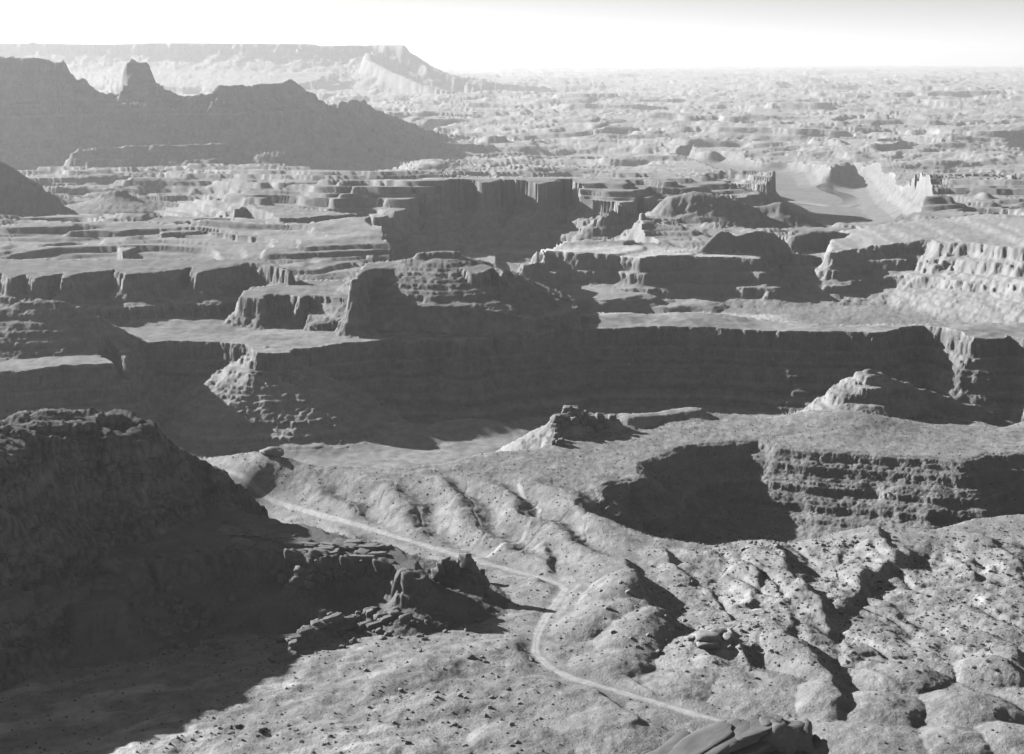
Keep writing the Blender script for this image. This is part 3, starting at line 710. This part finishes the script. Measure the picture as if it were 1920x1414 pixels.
# stray crumbs of a landform go back to the ground they lie on
G = FR.reshape(NC - 1, NR - 1)
runs = []; par = []
def _find(a):
    while par[a] != a:
        par[a] = par[par[a]]; a = par[a]
    return a
prev = []
for i in range(NC - 1):
    row = G[i]
    cut = np.concatenate([[0], np.nonzero(np.diff(row))[0] + 1, [NR - 1]])
    cur = []
    for a_, b_ in zip(cut[:-1], cut[1:]):
        if int(row[a_]) in STRUCT:
            continue
        cur.append((int(a_), int(b_), int(row[a_]), len(par))); par.append(len(par)); runs.append((i, int(a_), int(b_), int(row[a_])))
    p_ = 0
    for (a_, b_, r_, n_) in cur:
        for (c_, d_, q_, m_) in prev:
            if q_ == r_ and c_ < b_ and a_ < d_:
                ra, rb = _find(n_), _find(m_)
                if ra != rb: par[ra] = rb
    prev = cur
size = {}
for n_, (i, a_, b_, r_) in enumerate(runs):
    k = _find(n_); size[k] = size.get(k, 0) + b_ - a_
top = {}
for n_, (i, a_, b_, r_) in enumerate(runs):
    k = _find(n_)
    if r_ not in top or size[k] > size[top[r_]]: top[r_] = k
for n_, (i, a_, b_, r_) in enumerate(runs):
    if _find(n_) != top[r_]:
        yv = GY[i, a_]
        G[i, a_:b_] = GROUND if yv < 1240 else BENCH if yv < 2300 else PLAIN
FR = G.ravel()

# ------------------------------------------------------------------ materials
def mat_land(name, bump=0.6, fine=0.9, rough=0.95, contrast=0.5, spec=0.08):
    m = bpy.data.materials.new(name); m.use_nodes = True
    nt = m.node_tree; nt.nodes.clear()
    out = nt.nodes.new("ShaderNodeOutputMaterial"); b = nt.nodes.new("ShaderNodeBsdfPrincipled")
    at = nt.nodes.new("ShaderNodeAttribute"); at.attribute_name = "reflectance"
    tc = nt.nodes.new("ShaderNodeTexCoord")
    n1 = nt.nodes.new("ShaderNodeTexNoise"); n1.inputs['Scale'].default_value = fine; n1.inputs['Detail'].default_value = 5; n1.inputs['Roughness'].default_value = 0.7
    n2 = nt.nodes.new("ShaderNodeTexNoise"); n2.inputs['Scale'].default_value = fine * 0.13; n2.inputs['Detail'].default_value = 4
    mr = nt.nodes.new("ShaderNodeMapRange"); mr.inputs['From Min'].default_value = 0.25; mr.inputs['From Max'].default_value = 0.75
    mr.inputs['To Min'].default_value = 1 - contrast; mr.inputs['To Max'].default_value = 1 + contrast
    mx = nt.nodes.new("ShaderNodeMath"); mx.operation = 'ADD'
    hf = nt.nodes.new("ShaderNodeMath"); hf.operation = 'MULTIPLY'; hf.inputs[1].default_value = 0.5
    mu = nt.nodes.new("ShaderNodeMath"); mu.operation = 'MULTIPLY'
    bp = nt.nodes.new("ShaderNodeBump"); bp.inputs['Strength'].default_value = bump; bp.inputs['Distance'].default_value = 1.0
    L = nt.links.new
    L(tc.outputs['Object'], n1.inputs['Vector']); L(tc.outputs['Object'], n2.inputs['Vector'])
    L(n1.outputs['Fac'], mx.inputs[0]); L(n2.outputs['Fac'], mx.inputs[1]); L(mx.outputs[0], hf.inputs[0]); L(hf.outputs[0], mr.inputs['Value'])
    L(at.outputs['Fac'], mu.inputs[0]); L(mr.outputs[0], mu.inputs[1]); L(mu.outputs[0], b.inputs['Base Color'])
    L(n1.outputs['Fac'], bp.inputs['Height']); L(bp.outputs[0], b.inputs['Normal'])
    b.inputs['Roughness'].default_value = rough
    b.inputs['Specular IOR Level'].default_value = spec
    L(b.outputs[0], out.inputs['Surface'])
    return m
M_SAND = mat_land('desert_soil', 0.8, 0.75)
M_ROAD = mat_land('graded_dirt', 0.25, 0.6, contrast=0.18)
M_ROCK = mat_land('layered_sandstone', 0.9, 0.5, contrast=0.45)
M_FAR = mat_land('far_sandstone', 0.6, 0.08, contrast=0.30)

def flat_mat(name, v, rough=0.9, spec=0.1):
    m = bpy.data.materials.new(name); m.use_nodes = True
    b = m.node_tree.nodes['Principled BSDF']
    n = m.node_tree.nodes.new("ShaderNodeTexNoise"); n.inputs['Scale'].default_value = 3
    mr = m.node_tree.nodes.new("ShaderNodeMapRange"); mr.inputs['To Min'].default_value = v * 0.7; mr.inputs['To Max'].default_value = v * 1.3
    m.node_tree.links.new(n.outputs['Fac'], mr.inputs['Value']); m.node_tree.links.new(mr.outputs[0], b.inputs['Base Color'])
    b.inputs['Roughness'].default_value = rough; b.inputs['Specular IOR Level'].default_value = spec
    return m

def tag(o, label=None, cat=None, group=None, kind=None):
    if label: o['label'] = label
    if cat: o['category'] = cat
    if group: o['group'] = group
    if kind: o['kind'] = kind
    return o

FARSET = {TOWER, FSPUR, PLAIN, FARMESA, RIDGE, RIDGE2, RIDGE3, DARKH2, DARKH3, TIERB, HILL_W, SMALLB, DARKH, RUBBLE, RIVERC, TIER, TIER2, RAVINE, CLIFFS, RCLIFF, PYRAM, PYRAM2}
LAND = {}
for k, (name, label, cat, group) in NAMES.items():
    fs = F[FR == k]
    if len(fs) == 0:
        continue
    u, inv = np.unique(fs.ravel(), return_inverse=True)
    me = bpy.data.meshes.new(name)
    nf = len(fs)
    me.vertices.add(len(u)); me.vertices.foreach_set('co', CO[u].ravel())
    me.loops.add(nf * 4); me.loops.foreach_set('vertex_index', inv.astype(np.int32))
    me.polygons.add(nf); me.polygons.foreach_set('loop_start', np.arange(0, nf * 4, 4, dtype=np.int32))
    me.polygons.foreach_set('use_smooth', np.ones(nf, bool))
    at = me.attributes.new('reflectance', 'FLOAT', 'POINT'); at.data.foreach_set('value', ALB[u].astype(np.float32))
    me.update(calc_edges=True)
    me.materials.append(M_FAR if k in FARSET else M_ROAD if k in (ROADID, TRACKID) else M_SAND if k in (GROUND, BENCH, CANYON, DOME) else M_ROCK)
    o = bpy.data.objects.new(name, me); COL.objects.link(o)
    LAND[k] = o
    if k in STRUCT:
        tag(o, kind='structure')
    else:
        tag(o, label, cat, group)
for k, p in PART_OF.items():
    if k in LAND and p in LAND:
        LAND[k].parent = LAND[p]

# ------------------------------------------------------------------ haze
bm = bmesh.new()
bmesh.ops.create_cube(bm, size=1.0)
hm_ = bpy.data.meshes.new('haze'); bm.to_mesh(hm_); bm.free()
haze = bpy.data.objects.new('haze', hm_); COL.objects.link(haze)
zmin = float(CO[:, 2].min()) - 2.0; zmax = max(float(CO[:, 2].max()), 0) + 25.0
haze.scale = (260000, 100000, zmax - zmin)
haze.location = (0, 46000, (zmax + zmin) / 2)
hmat = bpy.data.materials.new('haze_air'); hmat.use_nodes = True
hn = hmat.node_tree; hn.nodes.clear()
ho = hn.nodes.new("ShaderNodeOutputMaterial"); pv = hn.nodes.new("ShaderNodeVolumePrincipled")
pv.inputs['Color'].default_value = (0.98, 0.98, 0.98, 1)
pv.inputs['Density'].default_value = HAZE_DENSITY
pv.inputs['Anisotropy'].default_value = 0.35
hn.links.new(pv.outputs[0], ho.inputs['Volume'])
hm_.materials.append(hmat)
tag(haze, kind='stuff')

# ------------------------------------------------------------------ finding the place of a pixel on the built land
def hit(pts, y0=430, y1=1500, n=1100):
    """for photograph pixels, the first place where the ray meets the land"""
    pts = np.array(pts, float)
    ys = np.exp(np.linspace(math.log(y0), math.log(y1), n))
    u = (pts[:, 0] - 960) / FPX; v = (707 - pts[:, 1]) / FPX
    b = CT + v * ST; c = -ST + v * CT
    X = (u / b)[:, None] * ys[None, :]; Yv = np.repeat(ys[None, :], len(pts), 0); Zr = (c / b)[:, None] * ys[None, :]
    zt, _, _ = terrain(X.ravel(), Yv.ravel()); zt = zt.reshape(X.shape)
    below = Zr <= zt
    k = np.argmax(below, 1); ok = below.any(1)
    out = []
    for i in range(len(pts)):
        out.append((X[i, k[i]], ys[k[i]], zt[i, k[i]]) if ok[i] else None)
    return out

# ------------------------------------------------------------------ loose rock: a handful of weathered blocks shared by all
rnd = random.Random(5)
def stone_material(name, v, bump=0.5):
    m = bpy.data.materials.new(name); m.use_nodes = True
    nt = m.node_tree; b = nt.nodes['Principled BSDF']
    tc = nt.nodes.new("ShaderNodeTexCoord")
    n = nt.nodes.new("ShaderNodeTexNoise"); n.inputs['Scale'].default_value = 1.6; n.inputs['Detail'].default_value = 6; n.inputs['Roughness'].default_value = 0.65
    mr = nt.nodes.new("ShaderNodeMapRange"); mr.inputs['From Min'].default_value = 0.3; mr.inputs['From Max'].default_value = 0.7
    mr.inputs['To Min'].default_value = v * 0.72; mr.inputs['To Max'].default_value = v * 1.28
    bp = nt.nodes.new("ShaderNodeBump"); bp.inputs['Strength'].default_value = bump; bp.inputs['Distance'].default_value = 0.4
    nt.links.new(tc.outputs['Object'], n.inputs['Vector']); nt.links.new(n.outputs['Fac'], mr.inputs['Value']); nt.links.new(mr.outputs[0], b.inputs['Base Color'])
    nt.links.new(n.outputs['Fac'], bp.inputs['Height']); nt.links.new(bp.outputs[0], b.inputs['Normal'])
    b.inputs['Roughness'].default_value = 0.95; b.inputs['Specular IOR Level'].default_value = 0.08
    return m
M_BLOCK = stone_material('weathered_sandstone', 0.24)
M_PALE = stone_material('pale_sandstone', 0.34)

def stone_mesh(name, seed, power, cuts, rough, mat):
    """a cube rounded to a weathered block, unit half-size"""
    bm = bmesh.new()
    bmesh.ops.create_cube(bm, size=2.0)
    bmesh.ops.subdivide_edges(bm, edges=bm.edges[:], cuts=cuts, use_grid_fill=True)
    r = np.random.RandomState(seed)
    ph = r.rand(6, 4) * 6.28; fr = r.rand(6, 3) * 3.0 + 0.8
    tilt = r.rand(3) * 0.35 - 0.17
    for v in bm.verts:
        p = np.array(v.co)
        q = (np.abs(p) ** power).sum() ** (1.0 / power)
        p = p / q * (0.92 if power < 6 else 1.0)
        p[0] += tilt[0] * p[2]; p[1] += tilt[1] * p[2]; p[2] += tilt[2] * p[0]
        d = 0.0
        for k in range(6):
            d += math.sin(fr[k, 0] * p[0] * (1 + k * 0.6) + ph[k, 0]) * math.sin(fr[k, 1] * p[1] * (1 + k * 0.6) + ph[k, 1]) * math.sin(fr[k, 2] * p[2] * (1 + k * 0.6) + ph[k, 2]) / (1 + 0.5 * k)
        v.co = p * (1 + rough * d)
    me = bpy.data.meshes.new(name); bm.to_mesh(me); bm.free()
    me.polygons.foreach_set('use_smooth', np.ones(len(me.polygons), bool))
    me.materials.append(mat)
    return me
M_DARKB = stone_material('varnished_sandstone', 0.17)
DARKB = [stone_mesh('block', 110 + k, 4.0 + k, 6, 0.16, M_DARKB) for k in range(5)]
SLABM = [stone_mesh('block', 130 + k, 9.0 + 2 * k, 6, 0.13, M_BLOCK) for k in range(5)]
BLOCKS = [stone_mesh('block', 10 + k, 5.0 + k, 4, 0.20, M_BLOCK) for k in range(5)]
STONES = [stone_mesh('boulder', 30 + k, 2.6 + 0.5 * k, 4, 0.24, M_BLOCK) for k in range(4)]
PALES = [stone_mesh('boulder', 50 + k, 3.0 + 0.6 * k, 4, 0.22, M_PALE) for k in range(4)]

def put(me, name, loc, size, rot, parent=None):
    o = bpy.data.objects.new(name, me); COL.objects.link(o)
    o.location = loc; o.scale = size; o.rotation_euler = rot
    if parent is not None:
        o.parent = parent
    return o

def along(line, n, jitter=0.0):
    P = [np.array(p, float) for p in line]
    S = np.concatenate([[0], np.cumsum([np.linalg.norm(P[i + 1] - P[i]) for i in range(len(P) - 1)])])
    out = []
    for t in np.linspace(0, S[-1], n):
        t = min(max(t + rnd.uniform(-jitter, jitter), 0), S[-1])
        i = min(int(np.searchsorted(S, t, 'right') - 1), len(P) - 2)
        f = (t - S[i]) / max(S[i + 1] - S[i], 1e-6)
        out.append(P[i] * (1 - f) + P[i + 1] * f)
    return out

jobs = []     # (kind, px, py, half-size tuple, list of meshes, sink, extra)
led = LAND.get(LEDGEID); outc = LAND.get(OUTC); knob = LAND.get(KNOB); alc_o = LAND.get(ALC)
# rounded blocks along the lip and the lit crest of the ledge
for p in along([(-20, 1128), (60, 1122), (130, 1112), (195, 1098), (228, 1072)], 8, 6):
    jobs.append((p[0], p[1] + rnd.uniform(-4, 10), (rnd.uniform(8, 13), rnd.uniform(8, 10), rnd.uniform(9, 11)), DARKB, led, -0.78))
for p in along([(238, 1072), (330, 1053), (430, 1037), (480, 1047), (540, 1043), (620, 1053), (690, 1053), (745, 1065), (780, 1086)], 22, 8):
    jobs.append((p[0], p[1] + rnd.uniform(-3, 5), (rnd.uniform(4.5, 8), rnd.uniform(4, 6), rnd.uniform(8, 11)), DARKB, led, -0.8))
for p in along([(560, 1062), (600, 1068), (640, 1074)], 9, 8):
    jobs.append((p[0], p[1] + rnd.uniform(0, 26), (rnd.uniform(2, 4), rnd.uniform(2, 3.5), rnd.uniform(2, 4)), DARKB, led, 0.1))
for p in along([(430, 1004), (500, 1008), (560, 1020), (640, 1030), (720, 1040)], 34, 8):
    jobs.append((p[0], p[1] + rnd.uniform(-14, 16), (rnd.uniform(3.5, 9.5), rnd.uniform(2, 4), rnd.uniform(0.8, 1.7)), SLABM, led, 0.1))
for p in along([(820, 1072), (850, 1068), (878, 1066), (890, 1090), (905, 1096)], 16, 6):
    jobs.append((p[0], p[1] + rnd.uniform(-8, 14), (rnd.uniform(2, 3.6), rnd.uniform(2, 3.5), rnd.uniform(2.5, 5)), BLOCKS, led, 0.3))
for p in along([(535, 1240), (545, 1210), (560, 1190), (600, 1172), (640, 1160), (700, 1152), (760, 1152)], 34, 8):
    jobs.append((p[0] + rnd.uniform(-8, 8), p[1] + rnd.uniform(-6, 22), (rnd.uniform(2, 6.5), rnd.uniform(1.4, 3.0), rnd.uniform(0.9, 2.8)), SLABM + BLOCKS, outc, 0.15))
for p in along([(1036, 815), (1045, 780), (1070, 775), (1100, 785), (1140, 790)], 26, 12):
    jobs.append((p[0] + rnd.uniform(-6, 14), p[1] + rnd.uniform(-6, 26), (rnd.uniform(2.2, 4.5), rnd.uniform(2, 4), rnd.uniform(2, 5)), BLOCKS + STONES, knob, 0.25))
hill_o = LAND.get(HILL)
for k in range(70):
    px_ = rnd.uniform(0, 440); py_ = rnd.uniform(860, 1060)
    if py_ > 800 + (px_ / 440) * 130:
        q_ = rnd.uniform(1.0, 3.6)
        jobs.append((px_, py_, (q_ * rnd.uniform(1, 1.8), q_, q_ * rnd.uniform(.5, .9)), DARKB, hill_o, 0.15))
hits = hit([(j[0], j[1]) for j in jobs])
for j, h in zip(jobs, hits):
    if h is None or j[4] is None:
        continue
    sx, sy, sz = j[2]
    put(rnd.choice(j[3]), 'block', (h[0], h[1] + sy * 0.4, h[2] + sz * j[5]), (sx, sy, sz), (rnd.uniform(-.18, .18), rnd.uniform(-.18, .18), rnd.uniform(0, 6.28) if (sx < 4 and j[4] not in (led, outc)) else rnd.uniform(-.75, .05) if j[4] is led else rnd.uniform(.1, .8) if j[4] is outc else rnd.uniform(-.5, .5)), j[4])

# boulders lying loose
LOOSE = []
for k in range(60):
    LOOSE.append((rnd.gauss(330, 55), rnd.gauss(1175, 32), rnd.uniform(0.8, 2.6), 0))
for k in range(40):
    LOOSE.append((rnd.uniform(600, 900), rnd.gauss(1175, 18), rnd.uniform(0.7, 1.8), 4))
for k in range(26):
    LOOSE.append((rnd.gauss(590, 40), rnd.gauss(1085, 14), rnd.uniform(1.0, 3.0), 5))
for k in range(34):
    LOOSE.append((rnd.uniform(640, 1000), rnd.uniform(1215, 1400), rnd.uniform(0.5, 1.2), 1))
for k in range(40):
    LOOSE.append((rnd.uniform(1330, 1640), rnd.gauss(1022, 10), rnd.uniform(0.6, 1.6), 2))
for k in range(50):
    LOOSE.append((rnd.uniform(1120, 1500), rnd.uniform(1090, 1240), rnd.uniform(0.5, 1.4), 3))
LBL = [('rough boulder fallen at the foot of the shadowed sandstone ledge', 'boulders below the ledge'),
       ('small stone lying on the open pale flat beside the road bend', 'stones on the flat'),
       ('angular stone on the lip of the layered alcove', 'stones on the alcove lip'),
       ('loose stone among the gullied spurs between road and alcove', 'stones among the spurs'),
       ('dark boulder strewn along the low knobbly outcrop', 'boulders along the outcrop'), ('boulder piled under the sunlit end of the ledge crest', 'boulders under the ledge crest')]
for (px_, py_, r_, g_), h in zip(LOOSE, hit([(a[0], a[1]) for a in LOOSE])):
    if h is None:
        continue
    o = put(rnd.choice(STONES if g_ in (0, 4, 5) else PALES), 'boulder' if r_ > 1.4 else 'stone', (h[0], h[1], h[2] + r_ * 0.25), (r_ * rnd.uniform(.8, 1.4), r_ * rnd.uniform(.8, 1.3), r_ * rnd.uniform(.6, 1.0)), (rnd.uniform(-.4, .4), rnd.uniform(-.4, .4), rnd.uniform(0, 6.28)))
    tag(o, LBL[g_][0], 'boulder' if r_ > 1.4 else 'stone', LBL[g_][1])

# the split pale boulder below the spurs
h = hit([(1340, 1200)])[0]
root = bpy.data.objects.new('split_boulder', None); COL.objects.link(root); root.location = h
tag(root, 'big cracked pale boulder with a black shadow among the spurs', 'boulder')
for (dx, dy, dz, sx, sy, sz, rz) in ((-3.5, 0, 0.4, 7.5, 6, 3.4, .2), (6.5, -1, 0.6, 3.2, 3.0, 2.8, .8), (-4, -6, -.2, 6, 3.5, 1.8, .1), (1.5, 4, 0.9, 6, 3.5, 2.4, .5), (-10, 2, 0, 4, 3, 1.6, .9)):
    put(rnd.choice(PALES), 'lobe', (dx, dy, dz), (sx, sy, sz), (rnd.uniform(-.2, .2), rnd.uniform(-.2, .2), rz), root)
# white capped knob on the rim
h = hit([(512, 850)])[0]
if h:
    o = put(PALES[1], 'boulder', (h[0], h[1], h[2] + 0.8), (9, 6, 3.2), (0.1, 0.15, .4)); tag(o, 'round pale boulder alone on the smooth rim beyond the dark hill', 'boulder')

# the slabby outcrop in the near corner
g = at_dist(1400, 1404, 505)
root = bpy.data.objects.new('slab_outcrop', None); COL.objects.link(root); root.location = (g[0], g[1], g[2]); root.scale = (1.2, 1.1, 1.1)
tag(root, 'dark slabby rock outcrop close by, overlapping the road', 'outcrop')
gz, _, _ = terrain(np.array([g[0]]), np.array([g[1]]))
base_h = (g[2] - gz[0]) / 2 + 4
put(stone_mesh('rock_base', 71, 4.0, 6, 0.16, M_DARKB), 'rock_base', (4, 4, -base_h - 1.5), (26, 13, base_h), (0, 0, .15), root)
SLABS = [(-26, 0, -4.5, 15, 7, 2.4, -.32, .55), (-17, 1, -1.0, 15, 6, 2.2, -.36, .5), (-9, 2, 1.2, 13, 6, 2.0, -.34, .45), (-2, 3, 3.4, 11, 5.5, 1.8, -.28, .4), (4, 5, 5.2, 9, 5, 1.7, -.2, .35),
         (-38, 0, -8, 5, 4, 3.5, -.1, .2), (-32, 2, -7, 4, 4, 3, .1, .4), (-6, -3, -2.6, 15, 5, 2.0, -.3, .5), (6, -4, -5, 14, 5, 2.6, -.2, .5)]
for (dx, dy, dz, sx, sy, sz, ry, rz) in SLABS:
    put(rnd.choice(DARKB), 'slab', (dx, dy, dz), (sx, sy, sz), (rnd.uniform(-.08, .08), ry, rz), root)
for (dx, dy, dz, sx, sy, sz) in ((12, 3, 2.0, 5.5, 5, 6.5), (18, 3, 0.5, 4, 4.5, 6.5), (9, 6, 6.5, 4, 4, 2.0), (22, 2, -4, 4, 4, 6), (14, -2, -5, 7, 4, 5)):
    put(rnd.choice(DARKB), 'block', (dx, dy, dz), (sx, sy, sz), (rnd.uniform(-.2, .2), rnd.uniform(-.2, .2), rnd.uniform(0, 3)), root)

# ------------------------------------------------------------------ shrubs
M_LEAF = flat_mat('desert_scrub_leaf', 0.10, 0.85)
def shrub_mesh(name, seed, n, flat=0.75):
    r = np.random.RandomState(seed)
    vs, fs = [], []
    for k in range(n):
        d = r.normal(size=3); d /= np.linalg.norm(d); d[2] = abs(d[2])
        rad = (0.35 + 0.65 * r.rand() ** 0.5) * (0.8 + 0.25 * math.sin(3 * math.atan2(d[1], d[0]) + seed))
        c = d * rad * np.array([1, 1, flat])
        a = r.normal(size=3); a /= np.linalg.norm(a); b = np.cross(a, d); b /= max(np.linalg.norm(b), 1e-3)
        sz = 0.12 + 0.16 * r.rand()
        i = len(vs)
        vs += [tuple(c + a * sz), tuple(c + b * sz * 0.7), tuple(c - a * sz), tuple(c - b * sz * 0.7)]
        fs.append((i, i + 1, i + 2, i + 3))
    for k in range(4):           # woody stems
        d = r.normal(size=3) * 0.35; i = len(vs)
        vs += [(0.03, 0, -0.1), (-0.03, 0, -0.1), (d[0], d[1], 0.5)]
        fs.append((i, i + 1, i + 2))
    me = bpy.data.meshes.new(name); me.from_pydata(vs, [], fs); me.update(); me.materials.append(M_LEAF)
    return me
SHRUBS = [shrub_mesh('shrub', 200 + k, 70) for k in range(6)]
spots = []
for k in range(900):
    px_ = rnd.uniform(1180, 1920); py_ = rnd.uniform(985, 1290)
    t = (px_ - 1180) / 740
    if rnd.random() < 0.25 + 0.75 * t and py_ < 1250 + 40 * rnd.random() and py_ > 1010 - 30 * t:
        spots.append((px_, py_, rnd.uniform(0.9, 1.8), 3 if py_ < 1050 else 4 if px_ < 1420 else 5 if py_ > 1225 else 6 if px_ > 1700 else 0))
    if len(spots) >= 235:
        break
for k in range(30):
    spots.append((rnd.uniform(360, 640), rnd.gauss(1378, 14), rnd.uniform(0.8, 1.3), 1))
for k in range(20):
    spots.append((rnd.uniform(650, 880), rnd.uniform(1290, 1400), rnd.uniform(0.6, 1.0), 2))
SL = [('small dark desert shrub beside the shaded gully on the speckled slope', 'shrubs on the speckled slope'), ('dark bush on the sunlit strip at the edge of the big hill shadow', 'bushes by the shadow edge'), ('scattered low shrub on the open flat beside the road', 'shrubs on the flat'),
      ('small dark shrub on the stony lip just below the alcove', 'shrubs under the alcove lip'), ('small dark shrub between the sharp spurs near the split boulder', 'shrubs among the spurs'),
      ('small dark shrub above the rounded badland humps', 'shrubs above the humps'), ('small dark shrub on the bright gravel wash of the speckled slope', 'shrubs on the gravel wash')]
for (px_, py_, r_, g_), h in zip(spots, hit([(a[0], a[1]) for a in spots])):
    if h is None:
        continue
    o = put(rnd.choice(SHRUBS), 'shrub', (h[0], h[1], h[2] - 0.05), (r_ * rnd.uniform(.9, 1.3), r_ * rnd.uniform(.9, 1.2), r_ * rnd.uniform(.7, 1.1)), (0, 0, rnd.uniform(0, 6.28)))
    tag(o, SL[g_][0], 'shrub', SL[g_][1])
BIG = [(492, 1372, 2.6, 'large dark round bush on the sunlit strip, beside its twin'), (448, 1364, 2.3, 'large dark ragged bush on the sunlit strip at the hill shadow'), (765, 1395, 2.0, 'lone dark bush with a long shadow on the open flat')]
for (px_, py_, r_, lb), h in zip(BIG, hit([(a[0], a[1]) for a in BIG])):
    if h:
        o = put(shrub_mesh('bush', int(px_), 160), 'bush', (h[0], h[1], h[2] - 0.1), (r_, r_ * .9, r_ * .8), (0, 0, 1.0)); tag(o, lb, 'bush')

# low scrub and stones too small and too many to count
rs = np.random.RandomState(3)
NT = 60000
tx = rs.rand(NT); ty = rs.rand(NT)
yv = 500 + ty ** 0.8 * 720
xv = (tx - 0.5) * 2 * 0.43 * yv
zt, rt, _ = terrain(xv, yv)
ppx, ppy = project(xv, yv, zt)
dens = 0.35 + 0.65 * sstep(1150, 1400, ppx) * sstep(990, 1030, ppy)
rd_, _, _ = line_dist(ROAD, xv, yv)
keep = (np.isin(rt, [GROUND, DOME, HILL, ALC])) & (rs.rand(NT) < dens * (1 - 0.8 * sstep(1225, 1262, ppy) * sstep(1000, 1100, ppx))) & (rd_ > 3.2)
xv, yv, zt = xv[keep], yv[keep], zt[keep]
n = len(xv)
ang = rs.rand(n)[:, None] * 6.28 + np.arange(5)[None, :] * 1.2566
rad = (0.2 + 0.75 * rs.rand(n) ** 3)[:, None] * (0.7 + 0.6 * rs.rand(n, 5))
ring = np.stack([xv[:, None] + np.cos(ang) * rad, yv[:, None] + np.sin(ang) * rad, np.repeat(zt[:, None] - 0.06, 5, 1)], 2)
tip = np.stack([xv + (rs.rand(n) - .5) * .2, yv + (rs.rand(n) - .5) * .2, zt + rad.mean(1) * (0.8 + 0.5 * rs.rand(n))], 1)[:, None, :]
vv = np.concatenate([ring, tip], 1).reshape(-1, 3).astype(np.float32)
b0 = (np.arange(n) * 6)[:, None]
tri = np.stack([np.stack([b0[:, 0] + k, b0[:, 0] + (k + 1) % 5, b0[:, 0] + 5], 1) for k in range(5)], 1).reshape(-1, 3)
me = bpy.data.meshes.new('low_scrub')
me.vertices.add(len(vv)); me.vertices.foreach_set('co', vv.ravel())
me.loops.add(len(tri) * 3); me.loops.foreach_set('vertex_index', tri.ravel().astype(np.int32))
me.polygons.add(len(tri)); me.polygons.foreach_set('loop_start', np.arange(0, len(tri) * 3, 3, dtype=np.int32))
me.update(calc_edges=True); me.materials.append(flat_mat('scrub_tuft', 0.12))
tag_o = bpy.data.objects.new('low_scrub', me); COL.objects.link(tag_o); tag(tag_o, kind='stuff')

# ------------------------------------------------------------------ the river in the gorge
RIV = [(1482, 378), (1495, 380), (1510, 382), (1525, 384), (1540, 386.5), (1556, 388), (1575, 388), (1592, 385), (1600, 379), (1594, 372), (1580, 366), (1562, 361), (1548, 356), (1542, 350), (1550, 344)]
fine = along([(a, b) for a, b in RIV], 60)
hv = [p for p in hit([(p[0], p[1]) for p in fine], 2600, 7000, 1400) if p]
hv = [np.array(p) for p in hv]
for _ in range(3):      # water lies level and flows smoothly
    hv = [hv[0]] + [(hv[i - 1] + hv[i] * 2 + hv[i + 1]) / 4 for i in range(1, len(hv) - 1)] + [hv[-1]]
bm = bmesh.new(); prev = None
for i, p in enumerate(hv):
    t = hv[min(i + 1, len(hv) - 1)] - hv[max(i - 1, 0)]
    nrm = np.array([-t[1], t[0], 0]); nrm /= max(np.linalg.norm(nrm), 1e-6)
    w_ = 34 * min(1, i / 4 + .2, (len(hv) - 1 - i) / 4 + .2)
    v1 = bm.verts.new(tuple(p + nrm * w_ + np.array([0, 0, 2.0]))); v2 = bm.verts.new(tuple(p - nrm * w_ + np.array([0, 0, 2.0])))
    if prev:
        bm.faces.new((prev[0], v1, v2, prev[1]))
    prev = (v1, v2)
me = bpy.data.meshes.new('river'); bm.to_mesh(me); bm.free()
mw = bpy.data.materials.new('river_water'); mw.use_nodes = True
b = mw.node_tree.nodes['Principled BSDF']; b.inputs['Base Color'].default_value = (.12, .12, .12, 1); b.inputs['Roughness'].default_value = 0.12; b.inputs['Specular IOR Level'].default_value = 0.6
me.materials.append(mw)
ro = bpy.data.objects.new('river', me); COL.objects.link(ro); tag(ro, kind='structure')
